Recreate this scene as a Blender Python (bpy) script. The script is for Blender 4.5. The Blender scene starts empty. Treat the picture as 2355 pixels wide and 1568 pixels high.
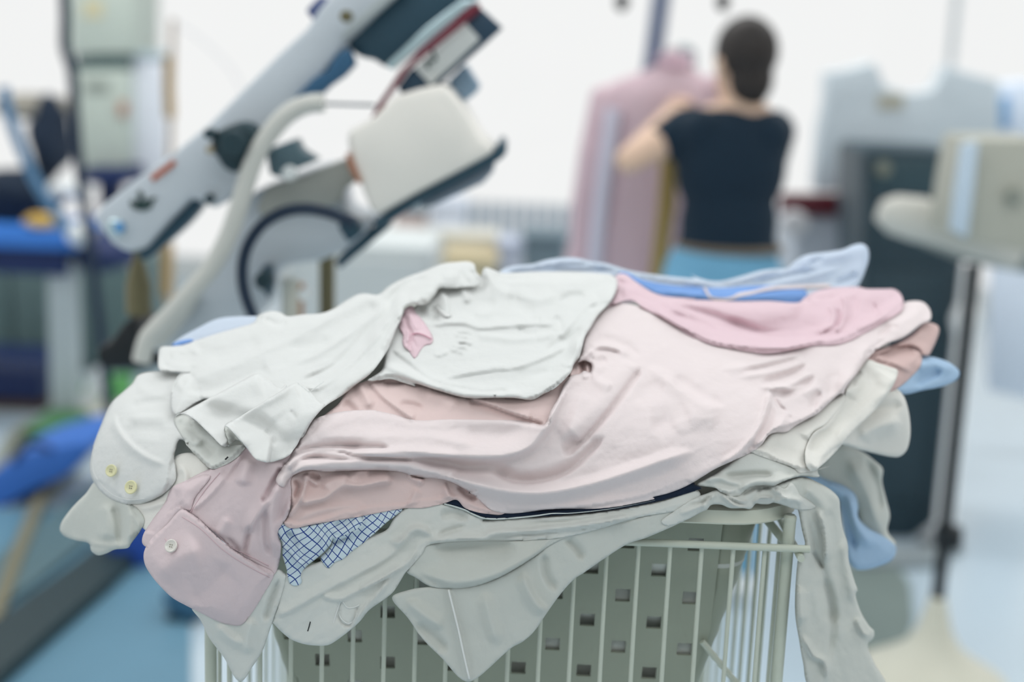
import bpy, bmesh, math, random
import numpy as np
from mathutils import Vector, Matrix
from mathutils.geometry import delaunay_2d_cdt

scene = bpy.context.scene
COL = scene.collection
random.seed(7)
rng = np.random.default_rng(11)

# ------------------------------------------------------------------ camera, sky, ceiling fill, exposure
LENS, PITCH, ROLL, CAMZ = 50.0, math.radians(12.0), math.radians(2.3), 1.60
FPX = 2355 * LENS / 36.0
_f = Vector((0, math.cos(PITCH), -math.sin(PITCH)))
_r0, _u0 = Vector((1, 0, 0)), Vector((0, math.sin(PITCH), math.cos(PITCH)))
_r = _r0 * math.cos(ROLL) + _u0 * math.sin(ROLL)
_u = -_r0 * math.sin(ROLL) + _u0 * math.cos(ROLL)
cam_d = bpy.data.cameras.new('camera')
cam = bpy.data.objects.new('camera', cam_d)
COL.objects.link(cam)
cam.matrix_world = Matrix(((_r.x, _u.x, -_f.x, 0), (_r.y, _u.y, -_f.y, 0), (_r.z, _u.z, -_f.z, CAMZ), (0, 0, 0, 1)))
cam_d.lens, cam_d.sensor_width = LENS, 36.0
cam_d.clip_start = 0.05
cam_d.dof.use_dof = True
cam_d.dof.focus_distance = 1.215
cam_d.dof.aperture_fstop = 2.3
scene.camera = cam

world = bpy.data.worlds.new('sky')
scene.world = world
world.use_nodes = True
wb = world.node_tree.nodes['Background']
wb.inputs[0].default_value = (0.985, 0.995, 0.990, 1)
wb.inputs[1].default_value = 0.92

def area_lamp(loc, size, size_y, power, color=(1, 1, 1), rot=(0, 0, 0)):
    d = bpy.data.lights.new('ceiling_fill', 'AREA')
    d.shape, d.size, d.size_y, d.energy, d.color = 'RECTANGLE', size, size_y, power, color
    o = bpy.data.objects.new('ceiling_fill', d)
    o.location, o.rotation_euler = loc, rot
    COL.objects.link(o)
    return o

FILL_POWER = 16.3  # unseen overhead lights, added where the sky alone is too dim
for lx in (-2.2, 0.0, 2.2):
    for ly, lk in ((-0.6, 0.95), (1.9, 1.05), (5.2, 2.1)):
        area_lamp((lx, ly, 3.45), 1.8, 1.0, FILL_POWER * lk, (1.0, 0.978, 0.962))

scene.view_settings.view_transform = 'Standard'
scene.view_settings.look = 'None'
scene.view_settings.gamma = 1.0
scene.view_settings.exposure = 0.0
scene.view_settings.use_curve_mapping = False

# ------------------------------------------------------------------ pixel <-> place
def ray(px, py):
    return _f + _r * ((px - 1177.5) / FPX) - _u * ((py - 784.0) / FPX)

def at(px, py, Y):
    d = ray(px, py)
    t = Y / d.y
    return Vector((d.x * t, Y, CAMZ + d.z * t))

def mmpx(Y):
    return Y / FPX / math.cos(PITCH)

def on_floor(px, py, z=0.0):
    d = ray(px, py)
    t = (z - CAMZ) / d.z
    return Vector((d.x * t, d.y * t, z))

# ------------------------------------------------------------------ materials
def lin(c):
    def f(v):
        v /= 255.0
        return v / 12.92 if v <= 0.04045 else ((v + 0.055) / 1.055) ** 2.4
    return (f(c[0]), f(c[1]), f(c[2]), 1)

MATS = {}
def mat(name, rgb, rough=0.6, metal=0.0, vary=0.05, vscale=8.0, bump=0.0, bscale=200.0, bdist=0.001, spec=0.4, coat=0.0):
    if name in MATS:
        return MATS[name]
    m = bpy.data.materials.new(name)
    m.use_nodes = True
    nt = m.node_tree
    b = nt.nodes['Principled BSDF']
    b.inputs['Roughness'].default_value = rough
    b.inputs['Metallic'].default_value = metal
    b.inputs['Specular IOR Level'].default_value = spec
    if coat:
        b.inputs['Coat Weight'].default_value = coat
    tc = nt.nodes.new('ShaderNodeTexCoord')
    no = nt.nodes.new('ShaderNodeTexNoise')
    no.inputs['Scale'].default_value = vscale
    no.inputs['Detail'].default_value = 3
    nt.links.new(tc.outputs['Object'], no.inputs['Vector'])
    mx = nt.nodes.new('ShaderNodeMix')
    mx.data_type = 'RGBA'
    c = lin(rgb)
    mx.inputs[6].default_value = tuple(v * (1 - vary) for v in c[:3]) + (1,)
    mx.inputs[7].default_value = tuple(min(1, v * (1 + vary)) for v in c[:3]) + (1,)
    nt.links.new(no.outputs['Fac'], mx.inputs[0])
    nt.links.new(mx.outputs[2], b.inputs['Base Color'])
    if bump:
        n2 = nt.nodes.new('ShaderNodeTexNoise')
        n2.inputs['Scale'].default_value = bscale
        n2.inputs['Detail'].default_value = 4
        nt.links.new(tc.outputs['Object'], n2.inputs['Vector'])
        bp = nt.nodes.new('ShaderNodeBump')
        bp.inputs['Strength'].default_value = bump
        bp.inputs['Distance'].default_value = bdist
        nt.links.new(n2.outputs['Fac'], bp.inputs['Height'])
        nt.links.new(bp.outputs['Normal'], b.inputs['Normal'])
    MATS[name] = m
    return m

def cloth_mat(name, rgb, trans=0.0, bump=0.35):
    if name in MATS:
        return MATS[name]
    m = mat(name, rgb, rough=0.85, vary=0.015, vscale=30, bump=bump, bscale=70, bdist=0.0030, spec=0.15)
    nt = m.node_tree
    b = nt.nodes['Principled BSDF']
    b.inputs['Sheen Weight'].default_value = 0.06
    b.inputs['Sheen Roughness'].default_value = 0.5
    if trans:
        tr = nt.nodes.new('ShaderNodeBsdfTranslucent')
        tr.inputs[0].default_value = lin(rgb)
        mix = nt.nodes.new('ShaderNodeMixShader')
        mix.inputs[0].default_value = trans
        out = nt.nodes['Material Output']
        nt.links.new(b.outputs[0], mix.inputs[1])
        nt.links.new(tr.outputs[0], mix.inputs[2])
        nt.links.new(mix.outputs[0], out.inputs[0])
    return m

def check_mat(name, base, line, period=16.0, width=0.13):
    m = cloth_mat(name, base)
    nt = m.node_tree
    b = nt.nodes['Principled BSDF']
    uv = nt.nodes.new('ShaderNodeUVMap')
    sp = nt.nodes.new('ShaderNodeSeparateXYZ')
    nt.links.new(uv.outputs[0], sp.inputs[0])
    outs = []
    for i in (0, 1):
        mu = nt.nodes.new('ShaderNodeMath'); mu.operation = 'MULTIPLY'
        mu.inputs[1].default_value = 100.0 / period
        nt.links.new(sp.outputs[i], mu.inputs[0])
        fr = nt.nodes.new('ShaderNodeMath'); fr.operation = 'FRACT'
        nt.links.new(mu.outputs[0], fr.inputs[0])
        lt = nt.nodes.new('ShaderNodeMath'); lt.operation = 'LESS_THAN'
        lt.inputs[1].default_value = width
        nt.links.new(fr.outputs[0], lt.inputs[0])
        outs.append(lt)
    mxm = nt.nodes.new('ShaderNodeMath'); mxm.operation = 'MAXIMUM'
    nt.links.new(outs[0].outputs[0], mxm.inputs[0])
    nt.links.new(outs[1].outputs[0], mxm.inputs[1])
    mx = nt.nodes.new('ShaderNodeMix'); mx.data_type = 'RGBA'
    mx.inputs[6].default_value = lin(base)
    mx.inputs[7].default_value = lin(line)
    nt.links.new(mxm.outputs[0], mx.inputs[0])
    nt.links.new(mx.outputs[2], b.inputs['Base Color'])
    return m

# ------------------------------------------------------------------ object helpers
def link_mesh(name, me, m=None, parent=None, smooth=False):
    o = bpy.data.objects.new(name, me)
    COL.objects.link(o)
    if m is not None:
        me.materials.append(m)
    if parent is not None:
        o.parent = parent
    if smooth:
        me.polygons.foreach_set('use_smooth', [True] * len(me.polygons))
    return o

def from_bm(name, bm, m=None, parent=None, smooth=False):
    bmesh.ops.recalc_face_normals(bm, faces=bm.faces)
    me = bpy.data.meshes.new(name)
    bm.to_mesh(me)
    bm.free()
    return link_mesh(name, me, m, parent, smooth)

def tag(o, label, cat, group=None, kind=None):
    o['label'], o['category'] = label, cat
    if group:
        o['group'] = group
    if kind:
        o['kind'] = kind
    return o

def structure(o):
    o['kind'] = 'structure'
    return o

def empty(name, label, cat, group=None):
    o = bpy.data.objects.new(name, None)
    o.empty_display_size = 0.05
    COL.objects.link(o)
    return tag(o, label, cat, group)

def autosmooth(o, ang=35):
    me = o.data
    me.polygons.foreach_set('use_smooth', [True] * len(me.polygons))
    me.set_sharp_from_angle(angle=math.radians(ang))
    return o

def bm_box(bm, c, s, M=None, bev=0.0):
    r = bmesh.ops.create_cube(bm, size=1.0)
    vs = r['verts']
    bmesh.ops.scale(bm, vec=s, verts=vs)
    if bev:
        es = list({e for v in vs for e in v.link_edges})
        rb = bmesh.ops.bevel(bm, geom=es, offset=bev, segments=2, affect='EDGES', profile=0.6)
        vs = list({v for f in rb['faces'] for v in f.verts} | {v for v in vs if v.is_valid})
    if M is not None:
        bmesh.ops.transform(bm, matrix=M, verts=vs)
    bmesh.ops.translate(bm, vec=c, verts=vs)
    return vs

def box(name, c, s, m, parent=None, bev=0.004, M=None):
    bm = bmesh.new()
    bm_box(bm, Vector(c), s, M, min(bev, 0.3 * min(s)))
    return autosmooth(from_bm(name, bm, m, parent), 40)

def catmull(pts, n=8, closed=False):
    P = [np.array(p, float) for p in pts]
    N = len(P)
    out = []
    rngi = range(N) if closed else range(N - 1)
    for i in rngi:
        if closed:
            a, b, c, d = P[(i - 1) % N], P[i], P[(i + 1) % N], P[(i + 2) % N]
        else:
            a, b, c, d = P[max(i - 1, 0)], P[i], P[i + 1], P[min(i + 2, N - 1)]
        # centripetal tangents
        t01 = max(np.linalg.norm(b - a) ** 0.5, 1e-6)
        t12 = max(np.linalg.norm(c - b) ** 0.5, 1e-6)
        t23 = max(np.linalg.norm(d - c) ** 0.5, 1e-6)
        m1 = (c - b + t12 * ((b - a) / t01 - (c - a) / (t01 + t12))) if np.any(a != b) else (c - b) * 0.5
        m2 = (c - b + t12 * ((d - c) / t23 - (d - b) / (t12 + t23))) if np.any(d != c) else (c - b) * 0.5
        for k in range(n):
            t = k / n
            t2, t3 = t * t, t * t * t
            out.append((2 * t3 - 3 * t2 + 1) * b + (t3 - 2 * t2 + t) * m1 + (-2 * t3 + 3 * t2) * c + (t3 - t2) * m2)
    if not closed:
        out.append(P[-1])
    return out

def bm_tube(bm, pts, rad, seg=10, cap=True):
    pts = [Vector(p) for p in pts]
    n = len(pts)
    rads = rad if isinstance(rad, (list, tuple)) else [rad] * n
    rings = []
    up = None
    for i in range(n):
        t = (pts[min(i + 1, n - 1)] - pts[max(i - 1, 0)]).normalized()
        if up is None:
            up = t.orthogonal().normalized()
        up = (up - t * up.dot(t)).normalized()
        side = t.cross(up)
        rings.append([bm.verts.new(pts[i] + (up * math.cos(a) + side * math.sin(a)) * rads[i])
                      for a in (2 * math.pi * k / seg for k in range(seg))])
    for i in range(n - 1):
        for k in range(seg):
            bm.faces.new((rings[i][k], rings[i][(k + 1) % seg], rings[i + 1][(k + 1) % seg], rings[i + 1][k]))
    if cap:
        bm.faces.new(rings[0][::-1])
        bm.faces.new(rings[-1])

def tube(name, pts, rad, m, parent=None, seg=10, smooth_path=0):
    if smooth_path:
        pts = [Vector(p) for p in catmull([tuple(p) for p in pts], smooth_path)]
    bm = bmesh.new()
    bm_tube(bm, pts, rad, seg)
    return autosmooth(from_bm(name, bm, m, parent), 50)

def prism(name, poly, Y, thick, m, parent=None, bev=0.004, smooth=0):
    """a plate whose front outline stands at distance Y and that runs back by thick metres"""
    if smooth:
        poly = [tuple(p) for p in catmull(poly, smooth, True)]
    bm = bmesh.new()
    vs = [bm.verts.new(at(x, y, Y)) for x, y in poly]
    f = bm.faces.new(vs)
    r = bmesh.ops.extrude_face_region(bm, geom=[f])
    ev = [v for v in r['geom'] if isinstance(v, bmesh.types.BMVert)]
    bmesh.ops.translate(bm, vec=(0, thick, 0), verts=ev)
    bmesh.ops.recalc_face_normals(bm, faces=bm.faces)
    if bev:
        es = [e for e in bm.edges if len(e.link_faces) == 2 and e.calc_face_angle(0) > 0.6]
        bmesh.ops.bevel(bm, geom=es, offset=bev, segments=2, affect='EDGES', profile=0.5, clamp_overlap=True)
    bmesh.ops.triangulate(bm, faces=[f for f in bm.faces if len(f.verts) > 4])
    return autosmooth(from_bm(name, bm, m, parent), 40)

def lathe(name, prof, m, parent=None, M=None, seg=24):
    """prof: (radius, height) pairs turned about local z"""
    bm = bmesh.new()
    rings = []
    for r, z in prof:
        rings.append([bm.verts.new((r * math.cos(2 * math.pi * k / seg), r * math.sin(2 * math.pi * k / seg), z)) for k in range(seg)])
    for i in range(len(rings) - 1):
        for k in range(seg):
            bm.faces.new((rings[i][k], rings[i][(k + 1) % seg], rings[i + 1][(k + 1) % seg], rings[i + 1][k]))
    bm.faces.new(rings[0][::-1])
    bm.faces.new(rings[-1])
    if M is not None:
        bmesh.ops.transform(bm, matrix=M, verts=bm.verts)
    return autosmooth(from_bm(name, bm, m, parent), 40)

def facing(loc, d=None):
    """matrix that sends local z onto direction d (default: towards the viewer's side, -Y)"""
    d = Vector((0, -1, 0)) if d is None else Vector(d).normalized()
    return Matrix.Translation(loc) @ d.to_track_quat('Z', 'Y').to_matrix().to_4x4()

# ------------------------------------------------------------------ draping: every garment is laid on the heap below it
G = 2.0
GX0, GY0 = 60.0, 520.0
NX, NY = int((2300 - GX0) / G), int((1680 - GY0) / G)
gx = GX0 + np.arange(NX) * G
gy = GY0 + np.arange(NY) * G
PX, PY = np.meshgrid(gx, gy)

def tps(ctrl, X, Y, lam=0.5):
    C = np.array(ctrl, float)
    P = C[:, :2] / 500.0
    n = len(P)
    def k(r2):
        return 0.5 * r2 * np.log(np.maximum(r2, 1e-12))
    d2 = ((P[:, None] - P[None]) ** 2).sum(-1)
    A = np.zeros((n + 3, n + 3))
    A[:n, :n] = k(d2) + lam * 1e-3 * np.eye(n)
    A[:n, n] = 1; A[:n, n + 1:] = P
    A[n, :n] = 1; A[n + 1:, :n] = P.T
    w = np.linalg.solve(A, np.r_[C[:, 2], 0, 0, 0])
    xs, ys = X / 500.0, Y / 500.0
    out = w[n] + w[n + 1] * xs + w[n + 2] * ys
    for i in range(n):
        out = out + w[i] * k((xs - P[i, 0]) ** 2 + (ys - P[i, 1]) ** 2)
    return out

MOUND = tps([
    (1180, 600, 1.50), (1180, 700, 1.415), (1180, 800, 1.315), (1180, 900, 1.235), (1180, 1000, 1.195), (1180, 1100, 1.175),
    (1180, 1200, 1.175), (1180, 1330, 1.165), (1180, 1560, 1.16),
    (850, 650, 1.49), (850, 760, 1.37), (850, 900, 1.25), (850, 1050, 1.18), (850, 1200, 1.165), (850, 1400, 1.15),
    (600, 720, 1.45), (600, 800, 1.36), (600, 900, 1.255), (600, 1000, 1.18), (600, 1100, 1.15), (600, 1300, 1.14), (560, 1520, 1.15),
    (400, 800, 1.43), (300, 870, 1.37), (320, 1000, 1.24), (300, 1150, 1.20), (200, 1200, 1.24), (150, 1250, 1.27), (380, 1300, 1.135),
    (1500, 620, 1.56), (1500, 700, 1.45), (1500, 800, 1.345), (1500, 900, 1.265), (1500, 1000, 1.205), (1500, 1150, 1.18),
    (1750, 640, 1.58), (1750, 720, 1.46), (1750, 800, 1.38), (1750, 900, 1.295), (1750, 1000, 1.23), (1750, 1150, 1.20), (1700, 1400, 1.19),
    (1970, 600, 1.60), (2060, 680, 1.54), (2100, 760, 1.46), (2050, 860, 1.38), (2050, 960, 1.345), (1980, 1060, 1.33), (2180, 860, 1.44),
    (1900, 1100, 1.235), (1930, 1300, 1.235), (1960, 1560, 1.235)], PX, PY)

_perm = rng.permutation(512)
_grad = rng.uniform(0, 2 * np.pi, 512)
def perlin(x, y, seed=0):
    xi, yi = np.floor(x).astype(int), np.floor(y).astype(int)
    xf, yf = x - xi, y - yi
    def g(ix, iy, dx, dy):
        a = _grad[_perm[(_perm[(ix + seed * 37) & 511] + iy) & 511]]
        return np.cos(a) * dx + np.sin(a) * dy
    u = xf * xf * xf * (xf * (xf * 6 - 15) + 10)
    v = yf * yf * yf * (yf * (yf * 6 - 15) + 10)
    a = g(xi, yi, xf, yf); b = g(xi + 1, yi, xf - 1, yf)
    c = g(xi, yi + 1, xf, yf - 1); d = g(xi + 1, yi + 1, xf - 1, yf - 1)
    return (a * (1 - u) + b * u) * (1 - v) + (c * (1 - u) + d * u) * v

def wrinkle(X, Y, amp, scale, angle=0.0, stretch=1.0, ridged=False, seed=0):
    a = math.radians(angle)
    u = (X * math.cos(a) + Y * math.sin(a)) / (scale * stretch)
    v = (-X * math.sin(a) + Y * math.cos(a)) / scale
    wx = perlin(X / 140.0 + 9.1, Y / 140.0, seed + 5) * 0.8
    n = perlin(u + wx, v + wx * 1.3, seed)
    if ridged:
        n = 0.35 - np.abs(n) * 1.4
        n = n + 0.4 * (0.35 - np.abs(perlin(u * 2.1 + wx, v * 2.1, seed + 3)) * 1.4)
    else:
        n = n + 0.45 * perlin(u * 2.1, v * 2.1 + wx, seed + 3)
    return amp * n

def fold_field(X, Y, pts, amp, wn, wp, taper=0.22, sub=6):
    """a fold along a smooth line; wn / wp: reach on the upper / lower side when drawn left to right"""
    P = np.array(catmull(pts, sub))
    seg = np.linalg.norm(np.diff(P, axis=0), axis=1)
    s = np.r_[0, np.cumsum(seg)]
    L = s[-1]
    wmax = max(wn, wp) + 2
    bx0, by0 = P.min(0) - wmax
    bx1, by1 = P.max(0) + wmax
    out = np.zeros_like(X)
    cols = np.where((X[0] >= bx0) & (X[0] <= bx1))[0]
    rows = np.where((Y[:, 0] >= by0) & (Y[:, 0] <= by1))[0]
    if len(cols) == 0 or len(rows) == 0:
        return out
    sl = np.s_[rows[0]:rows[-1] + 1, cols[0]:cols[-1] + 1]
    x, y = X[sl], Y[sl]
    best = np.full(x.shape, 1e9)
    sd = np.zeros(x.shape)
    st = np.zeros(x.shape)
    for i in range(len(P) - 1):
        a, d = P[i], P[i + 1] - P[i]
        l2 = d @ d
        if l2 < 1e-9:
            continue
        t = np.clip(((x - a[0]) * d[0] + (y - a[1]) * d[1]) / l2, 0, 1)
        ex, ey = x - a[0] - t * d[0], y - a[1] - t * d[1]
        dd = ex * ex + ey * ey
        sgn = np.sign(d[0] * (y - a[1]) - d[1] * (x - a[0]))
        m = dd < best
        best[m] = dd[m]
        sd[m] = sgn[m]
        st[m] = (s[i] + t * seg[i])[m]
    dist = np.sqrt(best)
    q = st / L
    if taper:
        tp = np.clip(np.minimum(q, 1 - q) / taper, 0, 1)
        tp = tp * tp * (3 - 2 * tp)
    else:
        tp = 1.0
    w = np.where(sd >= 0, wp, wn) * (0.4 + 0.6 * tp)
    t = np.minimum(dist / w, 1)
    tc = np.sqrt(t * t + 0.012) - 0.11
    prof = np.where(dist < w, 0.42 * (0.5 + 0.5 * np.cos(np.pi * t)) + 0.58 * np.clip(1 - tc / 0.90, 0, 1) ** 2.0, 0)
    out[sl] = amp * prof * tp
    return out

def inside_and_dist(X, Y, poly, need=40.0):
    ins = np.zeros(X.shape, bool)
    best = np.full(X.shape, float(need) ** 2)
    n = len(poly)
    for i in range(n):
        x1, y1 = poly[i]
        x2, y2 = poly[(i + 1) % n]
        if y1 != y2:
            c = ((y1 > Y) != (y2 > Y)) & (X < (x2 - x1) * (Y - y1) / (y2 - y1) + x1)
            ins ^= c
        dx, dy = x2 - x1, y2 - y1
        l2 = dx * dx + dy * dy
        if l2 < 1e-9:
            continue
        # only the neighbourhood of the segment
        c0 = np.searchsorted(X[0], min(x1, x2) - need); c1 = np.searchsorted(X[0], max(x1, x2) + need)
        r0 = np.searchsorted(Y[:, 0], min(y1, y2) - need); r1 = np.searchsorted(Y[:, 0], max(y1, y2) + need)
        if c1 <= c0 or r1 <= r0:
            continue
        xs, ys = X[r0:r1, c0:c1], Y[r0:r1, c0:c1]
        t = np.clip(((xs - x1) * dx + (ys - y1) * dy) / l2, 0, 1)
        d2 = (xs - x1 - t * dx) ** 2 + (ys - y1 - t * dy) ** 2
        np.minimum(best[r0:r1, c0:c1], d2, out=best[r0:r1, c0:c1])
    return ins, np.sqrt(best)

def shift_min(A, r):
    B = A.copy()
    for k in range(1, r + 1):
        B[:, k:] = np.minimum(B[:, k:], A[:, :-k]); B[:, :-k] = np.minimum(B[:, :-k], A[:, k:])
    C = B.copy()
    for k in range(1, r + 1):
        C[k:] = np.minimum(C[k:], B[:-k]); C[:-k] = np.minimum(C[:-k], B[k:])
    return C

def box_blur(A, r, times=2):
    for _ in range(times):
        for ax in (0, 1):
            pad = [(0, 0), (0, 0)]
            pad[ax] = (r + 1, r)
            S = np.cumsum(np.pad(A, pad, mode='edge'), axis=ax)
            n = 2 * r + 1
            A = (S[n:] - S[:-n]) / n if ax == 0 else (S[:, n:] - S[:, :-n]) / n
    return A

HEAP = np.full(PX.shape, np.inf)
CROPS = {0: (0, 0, 1.0), 1: (100, 560, 2.941), 2: (100, 1000, 2.76), 3: (800, 560, 2.941), 4: (800, 1000, 2.76), 5: (1500, 540, 2.835),
         6: (1500, 1000, 2.754), 7: (360, 820, 5.2275), 8: (600, 960, 4.356), 9: (860, 600, 5.2275), 10: (1250, 660, 4.356),
         11: (1650, 780, 4.356), 12: (1580, 1080, 4.356), 13: (620, 1120, 4.356)}

def K(txt):
    """'3: x,y x,y 4: x,y' - points read off enlarged details, brought to one frame"""
    out, c = [], CROPS[0]
    for w in txt.split():
        if w.endswith(':'):
            c = CROPS[int(w[:-1])]
        else:
            x, y = w.split(',')
            out.append((c[0] + float(x) / c[2], c[1] + float(y) / c[2]))
    return out

class Cloth:
    pass

def garment(name, outline, m, folds=(), wr=(), lift=0.0, roll=(9, 2.5), gap=1.2, bridge=5, base=None, spacing=5.0, thick=0.7,
            parent=None, sub=6, settle=(30, 9), fine=0.55, uvrot=0.0, uvwarp=0.0, seed=1, free=False):
    """lays one piece of cloth over HEAP; lengths across the heap in mm, along it in the outline's units"""
    poly = catmull(outline, sub, True)
    A = np.array(poly)
    # even resampling of the outline
    seg = np.linalg.norm(np.roll(A, -1, 0) - A, axis=1)
    s = np.r_[0, np.cumsum(seg)]
    n = max(12, int(s[-1] / spacing))
    q = np.linspace(0, s[-1], n, endpoint=False)
    AA = np.vstack([A, A[:1]])
    poly = np.c_[np.interp(q, s, AA[:, 0]), np.interp(q, s, AA[:, 1])]
    i0 = max(0, int((poly[:, 0].min() - 60 - GX0) / G)); i1 = min(NX, int((poly[:, 0].max() + 60 - GX0) / G))
    j0 = max(0, int((poly[:, 1].min() - 60 - GY0) / G)); j1 = min(NY, int((poly[:, 1].max() + 60 - GY0) / G))
    sl = np.s_[j0:j1, i0:i1]
    X, Y = PX[sl], PY[sl]
    b = MOUND[sl] if base is None else tps(base, X, Y)
    b = b - lift * 1e-3
    heap = HEAP[sl]
    filled = np.where(np.isfinite(heap), heap, b + 0.004)
    below = box_blur(shift_min(filled, bridge), max(1, bridge // 2 + 1), 2)
    below = np.minimum(below, b + 0.0)
    D = below - gap * 1e-3
    rel = np.zeros(X.shape)
    for f in folds:
        rel += fold_field(X, Y, *f) * (1.4 if abs(f[1]) <= 8 else 1.1)
    for k, w in enumerate(wr):
        rel += wrinkle(X, Y, *w, seed=seed + 7 * k)
    if fine:
        # small creases that come and go across the cloth
        msk = np.clip(0.5 + 1.6 * perlin(X / 130 + 3.3, Y / 90, seed + 60), 0, 1)
        rel += fine * msk * (wrinkle(X, Y, 1.0, 17, -15, 2.2, True, seed + 61) + 0.6 * wrinkle(X, Y, 1.0, 13, 50, 1.8, True, seed + 67))
    ins, dist = inside_and_dist(X, Y, poly, max(40.0, roll[0] + 4))
    if roll[0]:
        e = np.clip(1 - np.where(ins, dist, 0) / roll[0], 0, 1)
        curl = roll[1] * (1 - np.sqrt(np.maximum(0, 1 - e * e)))
        if free:
            rel = rel - curl
        else:
            rel = rel * (1 - 0.6 * e * e) - np.where(np.isfinite(heap), 0, curl)
    D = D - rel * 1e-3
    if roll[0] and not free:
        # the border settles onto whatever lies beneath it
        gapb = np.where(np.isfinite(heap), heap - 0.0009 - D, 0)
        e2 = np.clip(1 - np.where(ins, dist, 0) / settle[0], 0, 1)
        D = D + np.clip(gapb, 0, settle[1] * 1e-3) * np.maximum(e ** 1.5 * 0.6, e2 ** 1.8)
    lim = np.where(np.isfinite(heap), heap - 0.0009, 1e9)
    D = np.minimum(D, lim)
    # mesh
    step = spacing
    xs = np.arange(poly[:, 0].min(), poly[:, 0].max(), step)
    ys = np.arange(poly[:, 1].min(), poly[:, 1].max(), step * 0.87)
    qx, qy = np.meshgrid(xs, ys)
    qx = qx + (np.arange(len(ys)) % 2)[:, None] * step * 0.5
    gi = np.clip(((qx - gx[i0]) / G), 0, X.shape[1] - 1.001); gj = np.clip(((qy - gy[j0]) / G), 0, X.shape[0] - 1.001)
    ii, jj = gi.astype(int), gj.astype(int)
    keep = ins[jj, ii] & (dist[jj, ii] > step * 0.55) & ins[np.minimum(jj + 1, X.shape[0] - 1), np.minimum(ii + 1, X.shape[1] - 1)]
    inner = np.c_[qx[keep], qy[keep]]
    allp = np.vstack([poly, inner])
    nb = len(poly)
    res = delaunay_2d_cdt([Vector(p) for p in allp], [(i, (i + 1) % nb) for i in range(nb)], [list(range(nb))], 1, 1e-4)
    V2 = np.array([(v[0], v[1]) for v in res[0]])
    C = Cloth()
    C.sl, C.x0, C.y0, C.D = sl, gx[i0], gy[j0], D
    dv = sample(C, V2[:, 0], V2[:, 1])
    verts = place(V2[:, 0], V2[:, 1], dv)
    faces = []
    for f in res[2]:
        a, bq, c = f[:3]
        ar = (V2[bq, 0] - V2[a, 0]) * (V2[c, 1] - V2[a, 1]) - (V2[bq, 1] - V2[a, 1]) * (V2[c, 0] - V2[a, 0])
        faces.append(tuple(f) if ar < 0 else tuple(f)[::-1])     # y runs down: flip so that normals look outwards
    me = bpy.data.meshes.new(name)
    me.from_pydata(verts.tolist(), [], faces)
    uvl = me.uv_layers.new(name='UVMap')
    a = math.radians(uvrot)
    ux, uy = V2[:, 0].copy(), V2[:, 1].copy()
    if uvwarp:
        ux = ux + uvwarp * perlin(V2[:, 0] / 60, V2[:, 1] / 60, 21)
        uy = uy + uvwarp * perlin(V2[:, 0] / 60, V2[:, 1] / 60, 42)
    UV = np.c_[(ux * math.cos(a) + uy * math.sin(a)) / 100, (-ux * math.sin(a) + uy * math.cos(a)) / 100]
    li = np.zeros(len(me.loops), int)
    me.loops.foreach_get('vertex_index', li)
    uvl.data.foreach_set('uv', UV[li].ravel())
    o = link_mesh(name, me, m, parent, True)
    sm = o.modifiers.new('thickness', 'SOLIDIFY')
    sm.thickness, sm.offset = thick * 1e-3, -1
    sm.use_rim = True
    hs = HEAP[sl]
    hs[ins] = np.minimum(hs[ins], D[ins])
    C.obj = o
    return C

def sample(C, x, y):
    D = C.D
    gi = np.clip((np.asarray(x) - C.x0) / G, 0, D.shape[1] - 1.001)
    gj = np.clip((np.asarray(y) - C.y0) / G, 0, D.shape[0] - 1.001)
    i, j = gi.astype(int), gj.astype(int)
    u, v = gi - i, gj - j
    return (D[j, i] * (1 - u) + D[j, i + 1] * u) * (1 - v) + (D[j + 1, i] * (1 - u) + D[j + 1, i + 1] * u) * v

def place(x, y, dep):
    ax = (x - 1177.5) / FPX
    ay = (y - 784.0) / FPX
    d = np.array(_f)[None] + ax[:, None] * np.array(_r)[None] - ay[:, None] * np.array(_u)[None]
    t = dep / d[:, 1]
    p = d * t[:, None]
    p[:, 2] += CAMZ
    return p

def on_cloth(C, x, y, out=0.0):
    d = float(sample(C, [x], [y])[0]) - out * 1e-3
    return at(x, y, d)

def seam(C, pts, m, rad=0.45, sub=10, out=0.15, name='seam', fade=False):
    P = catmull(pts, sub)
    if fade:
        n = len(P)
        return tube(name, [on_cloth(C, p[0], p[1], out) for p in P], [rad * 1e-3 * (1 if i < 0.5 * n else max(0.08, 2 - 2 * i / n)) for i in range(n)], m, C.obj, 6)
    return tube(name, [on_cloth(C, p[0], p[1], out) for p in P], rad * 1e-3, m, C.obj, 6)

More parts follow.
